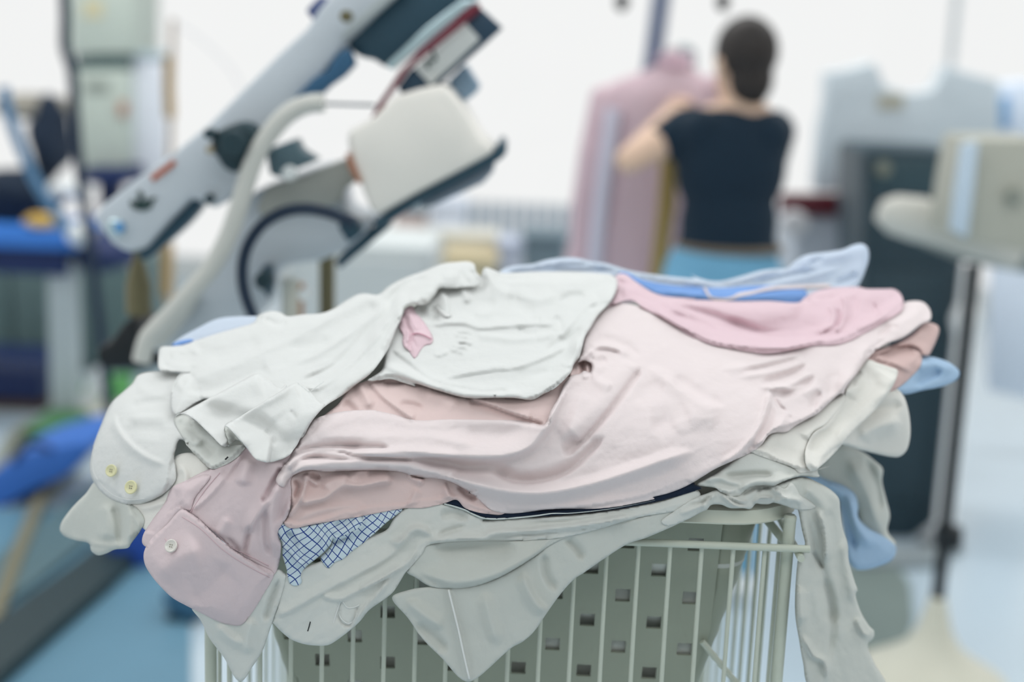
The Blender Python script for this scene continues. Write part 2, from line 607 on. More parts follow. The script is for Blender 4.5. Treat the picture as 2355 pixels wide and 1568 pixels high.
def button(C, x, y, rpx, m, mh):
    p = on_cloth(C, x, y, 0)
    a, b2 = on_cloth(C, x + 8, y), on_cloth(C, x, y + 8)
    n = (a - p).cross(b2 - p).normalized()
    if n.y > 0:
        n = -n
    n = (n * 0.55 - ray(x, y).normalized() * 0.45).normalized()
    r = rpx * mmpx(p.y)
    off = 0.0
    s1 = n.orthogonal().normalized(); s2 = n.cross(s1)
    for k in range(12):
        w = p + (s1 * math.cos(k * math.pi / 6) + s2 * math.sin(k * math.pi / 6)) * r
        v = w - Vector((0, 0, CAMZ))
        px = 1177.5 + FPX * v.dot(_r) / v.dot(_f); py = 784 - FPX * v.dot(_u) / v.dot(_f)
        off = max(off, w.y - float(sample(C, [px], [py])[0]))
    M = facing(p + n * (0.0004 + off), n)
    o = lathe('button', [(r * 0.96, 0), (r, 0.0006), (r * 0.97, 0.0014), (r * 0.86, 0.0017), (r * 0.72, 0.0014), (r * 0.60, 0.0010), (r * 0.2, 0.0009)],
              m, C.obj, M, 28)
    bm = bmesh.new()
    for k in range(4):
        ang = math.pi / 4 + k * math.pi / 2
        c = Vector((r * 0.22 * math.cos(ang), r * 0.22 * math.sin(ang), 0.0011))
        bmesh.ops.create_cone(bm, segments=8, radius1=r * 0.09, radius2=r * 0.09, depth=0.0006, cap_ends=True, matrix=M @ Matrix.Translation(c))
    h = from_bm('thread_hole', bm, mh, o)
    return o

# ------------------------------------------------------------------ the heap of shirts
M_WHITE = cloth_mat('white_cotton', (230, 231, 229), 0.12)
M_WHITE2 = cloth_mat('off_white_cotton', (224, 226, 221), 0.12)
M_WHITE3 = cloth_mat('grey_white_cotton', (212, 215, 209), 0.12)
M_IVORY = cloth_mat('ivory_cotton', (236, 234, 228), 0.10)
M_PALE = cloth_mat('pale_pink_cotton', (241, 229, 229), 0.12)
M_BLUSH = cloth_mat('blush_cotton', (234, 211, 208), 0.10)
M_MAUVE = cloth_mat('mauve_pink_cotton', (226, 209, 212), 0.10)
M_ROSE = cloth_mat('rose_cotton', (234, 207, 215), 0.12)
M_ROSE2 = cloth_mat('deep_rose_cotton', (226, 168, 186), 0.10)
M_DUSTY = cloth_mat('dusty_pink_cotton', (220, 192, 188), 0.10)
M_BLUE = cloth_mat('light_blue_cotton', (238, 245, 255), 0.55)
M_BLUE2 = cloth_mat('blue_hem_and_fold_shade', (132, 172, 232), 0.10)
M_BLUE3 = cloth_mat('washed_blue_cotton', (182, 210, 236), 0.2)
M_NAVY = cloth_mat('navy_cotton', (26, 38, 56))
M_PIPING = cloth_mat('pale_piping', (205, 214, 212))
M_CHECK = check_mat('blue_check_cotton', (205, 220, 228), (40, 66, 140), 15.5, 0.12)
M_BTN_Y = mat('cream_shell', (226, 222, 178), 0.3, spec=0.6)
M_BTN_W = mat('pearl_shell', (222, 218, 210), 0.25, spec=0.7)
M_HOLE = mat('thread', (150, 146, 132), 0.8)
M_STITCH_W = mat('white_thread', (226, 228, 226), 0.8)
M_STITCH_P = mat('pink_thread', (206, 180, 186), 0.8)
M_PIN = mat('black_pin', (24, 26, 30), 0.4)

# heap core: what the shirts lie on
core_out = K('0: 330,1010 420,880 560,790 760,740 950,680 1200,660 1500,690 1800,700 2000,730 2060,800 2000,900 1900,1000 1820,1090 1760,1160 '
             '1400,1190 1000,1200 700,1200 500,1190 380,1130')
def heap_core():
    poly = np.array(catmull(core_out, 5, True))
    ins, dist = inside_and_dist(PX, PY, poly, 160)
    step = 8
    sub = np.s_[::step, ::step]
    I, Dd, Mo = ins[sub], dist[sub], MOUND[sub]
    X, Y = PX[sub], PY[sub]
    q = np.clip(np.where(I, Dd, 0) / 150, 0, 1)
    bulge = np.sqrt(1 - (1 - q) ** 2)
    lump = wrinkle(X, Y, 9, 60, 20, 1.5, seed=91)
    front = Mo + 0.055 - 0.012 * bulge - lump * 1e-3 * bulge
    back = Mo + 0.065 + 0.20 * bulge
    ids, verts, faces = {}, [], []
    for (tag_, dep) in (('f', front), ('b', back)):
        pts = place(X.ravel(), Y.ravel(), dep.ravel()).reshape(X.shape + (3,))
        for j in range(X.shape[0]):
            for i in range(X.shape[1]):
                if I[j, i]:
                    ids[tag_, j, i] = len(verts)
                    verts.append(tuple(pts[j, i]))
        for j in range(X.shape[0] - 1):
            for i in range(X.shape[1] - 1):
                c = [(tag_, j, i), (tag_, j, i + 1), (tag_, j + 1, i + 1), (tag_, j + 1, i)]
                if all(k in ids for k in c):
                    f = [ids[k] for k in c]
                    faces.append(f[::-1] if tag_ == 'f' else f)
    bm = bmesh.new()
    vs = [bm.verts.new(v) for v in verts]
    for f in faces:
        bm.faces.new([vs[k] for k in f])
    # close the rim
    be = [e for e in bm.edges if len(e.link_faces) == 1]
    bmesh.ops.bridge_loops(bm, edges=be)
    loose = [v for v in bm.verts if not v.link_faces]
    bmesh.ops.delete(bm, geom=loose, context='VERTS')
    o = from_bm('crumpled_laundry', bm, M_WHITE3, None, True)
    tag(o, 'crumpled pale laundry packed in the basket underneath all the shirts', 'laundry', kind='stuff')
heap_core()

def shirt(c, label, cat='shirt', group=None):
    tag(c.obj, label, cat, group)
    return c.obj

# --- far side, right: two pieces hanging behind the basket corner
back_r = [(1850, 1050, 1.40), (2040, 1050, 1.43), (1870, 1320, 1.40), (2050, 1320, 1.43)]
g = garment('shirt', K('6: 1020,240 1080,140 1190,60 1330,105 1405,160 1460,215 1455,290 1480,400 1505,510 1490,610 1545,690 1500,740 1440,690 1330,560 1290,430 1180,330 1080,290'),
            M_WHITE3, [(K('6: 1230,140 1330,300 1400,480 1470,650'), 9, 40, 30), (K('6: 1340,130 1420,300 1450,500'), -6, 16, 16)],
            [(2.5, 60, 75, 2)], base=back_r, roll=(16, 9), seed=3)
shirt(g, 'blurred grey-white shirt hanging down behind the basket corner, above the blue one')
g = garment('shirt', K('6: 925,262 1040,258 1110,285 1200,315 1280,370 1305,440 1305,520 1370,590 1480,650 1545,715 1520,790 1440,830 1340,855 1290,850 1235,790 1222,650 1195,480 1180,400 1080,320'),
            M_BLUE3, [(K('6: 1190,370 1230,500 1260,640 1290,760'), -7, 16, 14), (K('6: 1240,360 1290,560 1400,720'), 8, 26, 30)],
            [(2, 50, 60, 2)], base=back_r, lift=16, roll=(14, 8), seed=4)
shirt(g, 'washed-out blue shirt with a dangling end behind the white drape at the basket corner')

# --- right end: blue tip, white cuff, dusty pink fold
g = garment('shirt', K('5: 1640,780 1760,788 1850,800 1950,840 2006,895 1990,940 1900,985 1760,1015 1640,1040 1560,1010 1500,900'),
            M_BLUE3, [(K('5: 1700,990 1800,930 1900,880'), -9, 26, 14), (K('5: 1700,850 1850,850 1980,890'), 7, 30, 30)],
            [(1.2, 50, 10, 2)], roll=(16, 10), seed=5)
shirt(g, 'light blue shirt end poking out furthest to the right of the heap')
wc = garment('shirt', K('5: 1180,1330 1300,1180 1440,1060 1540,990 1600,1006 1640,1050 1665,1120 1682,1230 1680,1330 1655,1410 1610,1446 1560,1447 1480,1432 1400,1412 1300,1385'),
             M_IVORY, [(K('5: 1330,1330 1480,1250 1640,1210'), 7, 34, 34), (K('5: 1380,1170 1500,1130 1640,1110'), -5, 26, 26)],
             [(0.8, 70, 10, 2)], roll=(10, 5), seed=6)
shirt(wc, 'ivory shirt with a stiff rounded cuff hanging below the dusty pink fold')
g = garment('shirt', K('5: 1380,800 1420,760 1560,735 1680,725 1752,760 1752,850 1700,915 1600,1000 1545,1020 1480,960 1400,880'),
            M_DUSTY, [(K('5: 1420,800 1560,835 1700,905'), 5, 22, 5), (K('5: 1460,780 1600,760 1740,770'), -9, 30, 26)],
            [(0.8, 60, 20, 2)], roll=(8, 4), seed=7)
dust = g
shirt(g, 'dusty pink shirt folded over itself at the right end of the heap')
d2 = garment('folded_edge', K('5: 1400,770 1500,740 1620,690 1690,645 1740,600 1775,574 1815,572 1862,592 1873,620 1852,690 1825,750 1800,786 1765,782 1748,752 1700,728 1620,730 1500,765 1420,790'),
             M_DUSTY, [(K('5: 1560,720 1680,670 1800,610'), 5, 20, 26)], [(0.7, 50, -20, 2)], roll=(14, 9), parent=dust.obj, seed=8)

# --- back left blue shirt
g = garment('shirt', K('1: 862,692 900,652 1040,572 1180,507 1400,490 1480,498 1600,560 1500,640 1300,690 1100,720 900,712'),
            M_BLUE, [(K('1: 1000,640 1200,590 1450,540'), 4, 18, 24)], [(1.4, 50, -15, 2)], roll=(14, 10), seed=9)
shirt(g, 'pale blue shirt peeping out behind the white shirt at the back left of the heap')
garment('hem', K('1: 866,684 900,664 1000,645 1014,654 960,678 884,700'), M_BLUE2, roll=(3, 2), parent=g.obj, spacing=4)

# --- blue shirt along the top
topblue_base = [(1140, 610, 1.54), (1400, 600, 1.58), (1700, 640, 1.60), (1980, 560, 1.60), (2000, 650, 1.58), (1400, 660, 1.52), (1700, 700, 1.54)]
bl = garment('shirt', K('3: 1000,230 1030,185 1100,152 1240,138 1350,108 1470,93 1550,97 1650,120 1740,131 1900,180 2100,212 2353,232 '
                        '5: 250,262 350,294 440,301 560,274 700,234 780,222 880,216 930,172 1000,132 1150,110 1240,95 1310,66 1370,58 1404,84 1412,150 1390,230 1345,330 '
                        '1280,400 1000,440 520,450 0,420 3: 2100,370 1960,290 1840,230 1500,260 1200,250'),
             M_BLUE, [(K('3: 1040,176 1240,158 1550,118 1740,152 2100,232 2350,262 5: 300,315 560,300 760,245 950,190'), 12, 12, 9, 0.05),
                      (K('5: 900,160 1100,135 1330,90'), 9, 26, 40), (K('5: 1020,200 1060,170 1120,150'), -6, 16, 16),
                      (K('5: 620,330 800,285 1000,240 1100,230'), -10, 10, 12), (K('5: 640,340 850,300 1050,260 1250,200'), 7, 9, 22),
                      (K('5: 1180,320 1270,290 1350,250'), -7, 14, 14), (K('3: 1300,190 1500,184 1800,182'), -10, 7, 8)],
             [(1.6, 46, -8, 2)], base=topblue_base, roll=(15, 12), seed=10)
shirt(bl, 'light blue shirt lying along the very top of the heap, with one end sticking up')
inn = garment('shaded_fold', K('3: 1830,196 1880,190 1960,230 2100,268 2353,292 5: 200,322 350,343 460,345 540,338 640,330 800,330 980,345 1010,380 1000,436 760,440 520,440 320,425 0,400 3: 2200,366 2060,330 1960,284'),
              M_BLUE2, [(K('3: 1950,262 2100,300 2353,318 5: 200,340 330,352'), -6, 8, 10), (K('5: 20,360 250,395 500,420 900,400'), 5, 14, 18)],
              [(1.2, 40, 5, 2.5)], base=topblue_base, roll=(6, 3), lift=2, parent=bl.obj, seed=11)  # deeper blue puts the fold's shade into the cloth colour
garment('placket', K('5: 335,342 352,346 380,395 430,412 520,402 560,380 660,362 760,338 900,328 1060,320 1140,318 1172,332 1140,345 900,352 760,362 660,385 560,405 500,425 420,430 372,408'),
        M_PALE, roll=(3, 1.5), base=topblue_base, parent=bl.obj, spacing=4, seed=12)

# --- right: white shirt hanging over the basket corner
hang = [(1640, 1120, 1.195), (1800, 1120, 1.20), (1900, 1120, 1.23), (1960, 1250, 1.255), (1830, 1250, 1.195), (1850, 1400, 1.20), (2000, 1400, 1.26), (1860, 1600, 1.20), (2040, 1600, 1.26)]
h = garment('shirt', K('12: 860,160 960,120 1090,75 1180,72 1320,130 1440,200 1520,285 1535,400 1560,580 1610,740 1620,900 1680,1120 1710,1215 1690,1240 1740,1420 1830,1568 '
                       '6: 1405,1240 1400,1290 1365,1325 1400,1430 1480,1600 1000,1600 955,1440 930,1300 905,1130 915,850 12: 1130,820 1180,760 1150,600 1115,420 1080,330 960,240'),
            M_WHITE3, [(K('12: 1290,370 1360,560 1385,760 1375,960'), 13, 26, 7), (K('12: 1200,430 1250,640 1300,880 1370,1050 1450,1400 6: 1110,1500'), -6, 22, 14),
                       (K('12: 1350,1060 1420,1300 1470,1560'), -5, 24, 30), (K('12: 1560,650 1600,900 1640,1150 1720,1400'), 9, 30, 22),
                       (K('12: 1120,1150 1120,1350 1140,1560'), 8, 30, 30), (K('12: 1240,800 1310,900 1370,1000'), -6, 9, 9),
                       (K('6: 940,1250 1020,1400 1090,1440 1100,1568'), 9, 18, 8), (K('6: 1290,1150 1340,1260 1390,1270'), 7, 12, 9),
                       (K('12: 1160,160 1330,300 1420,480'), 6, 26, 26)],
            [(3.0, 46, 78, 2.4), (1.2, 20, 70, 2, True)], base=hang, roll=(14, 9), seed=13)
shirt(h, 'long white shirt draped over the right corner of the basket and hanging out of frame')

# --- front: white sheets over the basket edge
j1 = garment('shirt', K('4: 280,1030 380,985 500,965 640,965 850,940 1000,880 1180,770 1320,650 1400,620 1840,520 2208,425 2250,440 2208,500 1900,650 1780,690 1620,790 1490,880 1440,912 1350,1010 '
                        '1250,1150 1180,1250 1110,1312 1040,1350 780,1565 720,1550 600,1420 480,1300 380,1160'),
             M_WHITE3, [(K('4: 645,970 680,1150 730,1350 775,1560'), 3.5, 5, 12, 0.04), (K('4: 860,980 900,1150 960,1350'), 4, 28, 28),
                        (K('4: 1110,860 1150,990 1220,1090 1290,1110'), 6, 14, 30), (K('4: 1370,660 1440,720 1490,800'), -4, 22, 10),
                        (K('4: 1240,740 1260,900 1330,1000'), -4, 20, 12), (K('4: 360,1040 480,1140 620,1230'), 5, 26, 22), (K('4: 420,1190 540,1280 640,1390'), -4, 22, 22)],
             [(1.2, 60, 70, 2.5)], roll=(6, 1.5), seed=14)
shirt(j1, 'grey-white shirt tail hanging in a point over the front of the wire basket')
seam(j1, K('4: 640,985 668,1100 700,1230 735,1390 770,1545'), M_STITCH_W, 0.9)
j3 = garment('shirt', K('4: 470,700 560,680 800,662 1000,662 1300,640 1480,600 1840,520 1700,570 1420,640 1300,690 1180,775 1000,885 850,948 760,968 640,974 520,960 430,905 372,868 420,780'),
             M_WHITE3, [(K('4: 520,730 800,700 1100,720'), -5, 30, 45), (K('4: 430,860 640,930 860,910 1100,800 1280,690'), 9, 60, 16)],
             [(1.0, 70, 10, 2.2)], roll=(7, 3), seed=15)
shirt(j3, 'grey-white shirt sagging in one smooth bag above the pointed shirt tail')
j4 = garment('shirt', K('13: 20,1370 60,1200 100,1000 150,880 350,800 560,720 740,610 1000,500 1180,420 1250,300 1400,180 1700,150 1900,220 2178,310 4: 850,540 1000,530 1300,512 1450,500 1700,470 2000,412 2208,345 2240,380 '
                        '2208,445 1840,525 1400,645 1000,672 700,680 13: 1570,590 1540,650 1440,770 1360,860 1300,960 1230,1060 1140,1130 1000,1230 900,1350 760,1470 620,1568 2: 1800,1335 1700,1335 1620,1318 1560,1290 1500,1240 1450,1190'),
             M_WHITE2, [(K('13: 60,1310 300,1190 560,1040 850,890 1160,720 1300,600 1390,470'), 3.5, 34, 6, 0.05),
                        (K('13: 500,1070 620,1125 720,1125 850,1060 1050,960 1200,880 1350,790'), 3.2, 26, 5, 0.08),
                        (K('13: 900,1045 1060,960 1220,870 1390,760 1500,640'), 3, 20, 5, 0.08),
                        (K('13: 1230,880 1100,1050 960,1200 820,1380'), 4, 12, 9), (K('13: 1560,590 1700,560 2000,550 2178,520 4: 900,640 1300,600 1800,530'), 6, 34, 8, 0.06),
                        (K('13: 1180,520 1300,560 1420,440 1500,420 1650,500'), 5, 16, 14), (K('13: 720,1140 690,1250 700,1330 790,1390 850,1320 890,1190'), -2.0, 7, 5, 0.05),
                        (K('13: 1700,300 1850,260 2000,330'), -4, 22, 18), (K('4: 560,640 640,610 760,570'), -3, 10, 10), (K('4: 980,600 1300,560 1800,480'), -2.5, 16, 12),
                        (K('4: 1120,540 1500,520 1900,440'), 2.5, 12, 8)],
             [(2.0, 55, -28, 2.6), (1.0, 22, -25, 2.5, True)], roll=(7, 2.5), seed=16)
shirt(j4, 'off-white shirt with a patch pocket and a black pin, spread over the front rim')
seam(j4, K('13: 715,1135 690,1200 660,1290 640,1360'), M_STITCH_W, 0.5)
seam(j4, K('13: 690,1250 720,1320 790,1365 850,1330 880,1260'), M_STITCH_W, 0.5)
seam(j4, K('13: 735,1150 780,1205 840,1205 900,1180'), M_STITCH_W, 0.5)
seam(j4, K('13: 408,1348 396,1395 382,1442'), M_PIN, 0.5, name='black_pin')
j5 = garment('shirt', K('2: 940,1098 1010,1100 1160,1080 1310,1000 1420,900 1480,850 1535,880 1525,960 1490,1080 1450,1195 1420,1290 1385,1380 1320,1480 1262,1562 1228,1555 1150,1420 1050,1285 1000,1180'),
             M_WHITE2, [(K('2: 1330,1150 1300,1260 1290,1400'), 5, 24, 26), (K('2: 1090,1200 1200,1300 1280,1330'), 4, 20, 20), (K('2: 1500,900 1440,1060 1400,1200'), -4, 12, 12)],
             [(1.0, 50, 60, 2)], roll=(8, 3), seed=17)
shirt(j5, 'white shirt corner hanging in a point under the mauve pink cuff')

# --- crumpled white shirt on the right rim
i2 = garment('shirt', K('12: 0,330 60,290 190,240 300,205 420,230 520,200 640,170 760,165 900,155 980,190 1040,130 1100,190 1130,250 1210,300 1290,372 1240,398 1100,400 980,360 860,330 820,345 740,345 690,340 640,392 560,385 430,385 340,350 240,355 200,400 150,420 60,470 0,500 -200,560 -260,520 -100,400'),
             M_WHITE2, [(K('12: 320,230 400,300 480,360 620,385'), 6, 8, 6), (K('12: 380,250 470,290 560,320 620,300'), 5, 8, 6), (K('12: 520,270 600,220 700,180 860,170'), -5, 10, 8),
                        (K('12: 690,240 740,190 880,175'), -4, 8, 8), (K('12: 660,350 720,290 860,290'), 5, 9, 5), (K('12: 860,330 1000,290 1180,320'), 6, 16, 14),
                        (K('12: 150,400 210,310 290,250'), 5, 8, 6), (K('12: 0,350 150,330 260,250'), -4, 8, 8), (K('12: 890,180 960,260 1050,320'), 5, 14, 14),
                        (K('12: -100,440 50,400 190,340'), 4, 10, 10)],
             [(1.8, 26, -20, 1.5, True), (1.4, 45, 10, 1.5)], roll=(6, 3), spacing=4, seed=18)
shirt(i2, 'badly crumpled white shirt squeezed onto the right end of the basket rim')
i1 = garment('shirt', K('12: 100,150 180,90 300,30 11: 180,1200 340,1120 480,1150 560,1190 700,1250 820,1290 1000,1300 12: 1310,30 1330,70 1130,66 1040,90 960,120 880,160 760,160 640,175 520,262 440,262 330,220 290,185'),
             M_WHITE2, [(K('12: 330,70 500,60 700,50 900,60'), -5, 14, 20), (K('12: 150,120 320,80 420,110 560,160'), 4, 12, 14), (K('12: 500,240 640,130 860,110 1050,70'), 5, 22, 14)],
             [(1.0, 50, -10, 2)], roll=(6, 3), spacing=4, seed=19)
shirt(i1, 'white shirt edge between the pale pink shirt and the crumpled one on the rim')
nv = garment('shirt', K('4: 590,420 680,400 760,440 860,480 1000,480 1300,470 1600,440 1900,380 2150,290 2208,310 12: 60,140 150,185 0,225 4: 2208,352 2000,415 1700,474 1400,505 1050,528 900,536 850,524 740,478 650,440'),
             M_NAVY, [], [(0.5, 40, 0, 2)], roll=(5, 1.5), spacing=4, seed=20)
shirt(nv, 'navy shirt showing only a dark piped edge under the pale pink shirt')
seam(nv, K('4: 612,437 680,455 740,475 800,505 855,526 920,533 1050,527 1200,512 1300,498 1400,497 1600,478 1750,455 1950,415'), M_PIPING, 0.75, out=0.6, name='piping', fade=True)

# --- blue check shirt
ck = garment('shirt', K('8: 600,1400 660,1340 720,1250 700,1150 800,1050 1020,940 1300,900 1420,920 1380,960 1260,1050 1150,1150 1020,1260 900,1350 820,1420 740,1450 680,1510 640,1480'),
             M_CHECK, [(K('8: 720,1230 860,1180 1000,1110 1040,1010'), 5, 22, 5, 0.05), (K('8: 700,1290 760,1240 900,1200'), -3, 8, 8)],
             [(1.0, 40, 30, 2)], roll=(4, 1.2), spacing=4, uvrot=38, uvwarp=9, seed=21)
shirt(ck, 'white shirt with a fine blue check sticking out under the blush pink fold')
garment('sleeve', K('8: 150,1120 210,1060 300,1080 520,1070 760,1000 900,960 1010,980 1020,1030 990,1090 900,1150 800,1190 720,1220 700,1270 640,1340 560,1410 470,1480 400,1568 13: 320,960 250,990 200,960 170,820 130,680 120,560'),
        M_CHECK, [(K('8: 380,1130 390,1250 420,1400 440,1540'), 6, 7, 26), (K('8: 210,1260 330,1380 420,1520'), 6, 9, 9), (K('8: 560,1150 640,1250 560,1400'), 4, 14, 14),
                  (K('8: 690,1120 800,1150 960,1060'), 4, 12, 10), (K('8: 230,1150 320,1200 380,1320'), -4, 12, 10), (K('8: 720,1080 820,1080 960,1000'), -4, 14, 8)],
        [(1.6, 34, 50, 1.6)], roll=(5, 2), spacing=4, uvrot=50, uvwarp=16, parent=ck.obj, seed=22, lift=2)

# --- left side: hanging sleeve, cuff with yellow buttons, inner white
U = garment('shirt', K('2: 540,430 640,420 760,370 830,140 970,118 1020,170 1060,200 1000,330 880,440 760,520 700,620 640,600 580,510'),
            M_IVORY, [(K('2: 850,180 900,240 880,400'), 5, 16, 20), (K('2: 600,470 700,450 780,420'), 3, 14, 14)], [(0.8, 50, 60, 2)], roll=(6, 2), lift=-12, seed=23)
shirt(U, 'ivory shirt lining between the yellow-buttoned cuff and the mauve pink cuff')
T = garment('shirt', K('2: 340,290 270,370 200,440 150,500 112,560 104,605 130,640 200,668 290,690 302,735 345,764 400,752 450,728 540,716 556,690 620,600 640,540 600,470 540,430'),
            M_WHITE3, [(K('2: 440,420 480,560 490,720'), -6, 22, 16), (K('2: 390,420 400,560 380,680'), 7, 40, 26), (K('2: 130,630 290,685 440,705 540,700'), 2.5, 10, 6), (K('2: 545,460 550,580 545,690'), 6, 18, 10)],
            [(1.2, 60, 80, 2)], roll=(12, 7), lift=-8, seed=24)
shirt(T, 'bluish white sleeve dangling below the cuff with two yellow buttons')
S = garment('shirt', K('1: 600,945 640,888 780,862 900,870 1000,880 1060,950 1060,1080 1010,1200 1040,1290 2: 1010,40 960,80 870,30 845,80 830,140 840,220 838,290 760,376 640,432 540,440 440,412 360,352 302,262 294,190 308,100 343,0 '
                       '1: 330,1380 400,1200 460,1075 540,1000'),
            M_WHITE, [(K('1: 480,1130 500,1240 580,1350 700,1440 850,1500'), 4, 10, 22), (K('1: 560,1180 700,1170 880,1165'), 4, 12, 24), (K('1: 560,1110 700,1075 880,1065'), -3.5, 16, 16),
                      (K('1: 520,1290 650,1260 850,1270'), -2.5, 26, 26), (K('1: 640,920 700,1000 860,1010'), 3, 24, 24), (K('2: 846,60 836,160 842,290'), 3, 18, 10)],
            [(1.2, 55, 0, 2.2), (0.5, 22, -10, 2.6, True)], roll=(14, 9), seed=25)
shirt(S, 'white shirt with a rounded cuff and two cream-yellow buttons, far left of the heap')
button(S, 100 + 453 / 2.76, 1000 + 231 / 2.76, 15, M_BTN_Y, M_HOLE)
button(S, 100 + 578 / 2.76, 1000 + 336 / 2.76, 16.5, M_BTN_Y, M_HOLE)
seam(S, K('2: 320,120 312,200 330,260 380,330 450,385 540,412 640,405'), M_STITCH_W, 0.3)

# --- right: ivory collar with a rolled edge
cl = garment('shirt', K('11: 300,1110 440,1040 520,950 580,900 700,870 900,790 1020,700 1140,600 1240,540 1320,440 1400,400 1330,620 1240,800 1150,860 960,940 900,1060 880,1180 900,1280 950,1325 1010,1300 1130,1270 820,1340 780,1300 560,1215 380,1150'),
             M_IVORY, [(K('11: 1290,480 1275,600 1180,740 1080,850 960,930 910,1020'), 6, 9, 46, 0.06), (K('11: 500,1050 640,1110 820,1150'), -3, 40, 40)],
             [(0.8, 60, -40, 2)], roll=(6, 2.5), seed=26)
shirt(cl, 'ivory shirt with its stiff collar rolled open at the lower right of the heap')
garment('collar', K('11: 1500,205 1600,235 1720,275 1805,310 1790,400 1700,560 1560,730 1380,900 1200,1110 1060,1250 950,1327 900,1280 876,1180 900,1060 975,935 1090,860 1190,740 1275,610 1300,470 1400,330'),
        M_IVORY, [(K('11: 1330,520 1240,720 1120,880 980,1020 930,1180'), -7, 30, 34, 0.1), (K('11: 1790,350 1560,720 1200,1100 950,1320'), 12, 60, 60, 0.05), (K('11: 1420,300 1340,480'), -5, 20, 20)],
        [(0.6, 70, -45, 2)], roll=(4, 1), parent=cl.obj, spacing=4, seed=27, free=True)

# --- blush fold under the pale pink shirt
M_ = garment('shirt', K('8: 230,1060 260,1000 300,900 300,760 290,620 300,590 420,520 480,515 620,520 900,510 1200,505 1440,510 1500,520 1700,560 1830,590 2000,640 2178,720 4: 760,370 900,390 1020,470 980,505 880,500 800,484 740,462 690,412 '
                        '8: 1850,855 1640,905 1440,910 1180,955 900,1010 700,1040 500,1075 300,1110'),
              M_BLUSH, [(K('8: 370,870 520,840 640,810 740,740 830,685 1000,690 1200,650 1340,640'), 8, 34, 7, 0.08), (K('8: 275,990 380,840 440,700 450,560'), 6, 8, 9, 0.06),
                        (K('8: 440,570 520,640 590,690'), 4, 12, 10), (K('8: 480,560 540,600 600,590'), -4, 14, 10), (K('8: 600,720 700,640 900,600'), 4, 22, 22),
                        (K('8: 1850,640 1870,760 1950,830 2100,900'), 6, 8, 16), (K('8: 1480,540 1540,600 1640,660'), 5, 12, 16), (K('8: 1490,555 1530,590 1650,600'), -7, 7, 6),
                        (K('8: 900,640 960,560 1100,545'), 3, 20, 20), (K('8: 1560,700 1500,850 1450,890'), 2.5, 22, 10), (K('8: 320,1060 500,960 800,900 1100,900'), 2.5, 24, 20),
                        (K('8: 1960,660 2060,760 2178,830'), -6, 12, 12), (K('8: 320,620 380,680 340,820'), -5, 10, 10)],
              [(1.0, 60, 0, 2.2)], roll=(5, 2), spacing=4, seed=28)
shirt(M_, 'blush pink shirt showing as a deep sagging fold above the blue check cloth')

# --- deep pink inside under the white centre
O = garment('shirt', K('3: -260,1290 -180,1180 -60,1080 0,985 120,930 200,905 290,890 450,935 800,1040 1000,1035 1240,1045 1380,970 1500,880 1480,960 1420,1080 1370,1180 1335,1240 1200,1230 900,1220 450,1225 0,1200 -160,1260'),
            M_BLUSH, [(K('3: 820,1052 950,1095 1100,1150 1240,1195 1330,1222'), -4.5, 5, 24, 0.06), (K('3: 820,1045 950,1088 1100,1143 1240,1188'), 3.5, 30, 4, 0.06),
                      (K('3: 150,930 230,1030 330,1110 450,1195'), 4, 24, 6, 0.06), (K('3: 340,1085 430,1090 520,1120'), -4, 14, 14), (K('3: 230,940 310,945 400,930'), -6, 12, 12),
                      (K('3: 60,940 120,1020 160,1120'), 5, 22, 22), (K('3: -40,1060 20,1110 60,1160'), -5, 18, 18), (K('3: 500,1000 620,1040 760,1110'), 3, 26, 26)],
            [(1.0, 60, 15, 2.2)], roll=(5, 2), seed=29, lift=10)
shirt(O, 'blush pink shirt lying in the hollow between the white shirt and the pale pink shirt')

# --- mauve pink cuff, left
N = garment('shirt', K('7: 210,1560 330,1500 520,1400 700,1320 830,1260 960,1160 1060,1060 1200,980 1500,960 1700,1000 1720,1060 1660,1120 1640,1200 1540,1330 8: 230,460 330,560 300,620 305,760 300,880 260,1000 170,1150 200,1260 200,1340 180,1480 140,1568 '
                      '2: 1462,890 1260,768 1060,610 930,500 880,470 860,400'),
            M_MAUVE, [(K('8: 215,500 170,600 110,700 60,800 0,850'), -8, 10, 14, 0.08), (K('2: 1450,360 1380,480 1330,560 1290,660'), 5, 10, 30), (K('2: 1310,560 1290,660 1265,765'), -5, 12, 10),
                      (K('8: 200,560 180,680 120,850 90,1050 110,1250 160,1420'), 9, 26, 34), (K('8: 50,900 50,1080 60,1250 110,1400'), -5, 14, 14),
                      (K('7: 1180,1080 960,1320 760,1480'), -5, 26, 26), (K('7: 1100,1200 1060,1400 1040,1568'), 5, 30, 30), (K('2: 1150,640 1240,740 1320,790'), -3, 14, 10),
                      (K('2: 1180,520 1130,600 1100,640'), 3, 26, 18), (K('2: 1270,110 1160,260 1040,400 930,490'), 3, 8, 12, 0.1)],
            [(1.2, 45, 70, 1.8)], roll=(8, 4), seed=30)
shirt(N, 'mauve pink shirt whose buttoned cuff hangs over the left front of the basket')
garment('cuff_underside', K('2: 815,332 930,285 1020,250 1060,260 960,400 930,480 880,478 780,580 700,670 655,710 628,690 630,640 690,540 770,430'),
        M_MAUVE, roll=(4, 1.5), parent=N.obj, lift=-1, spacing=4, wr=[(0.8, 30, 60, 1.5)], seed=31)
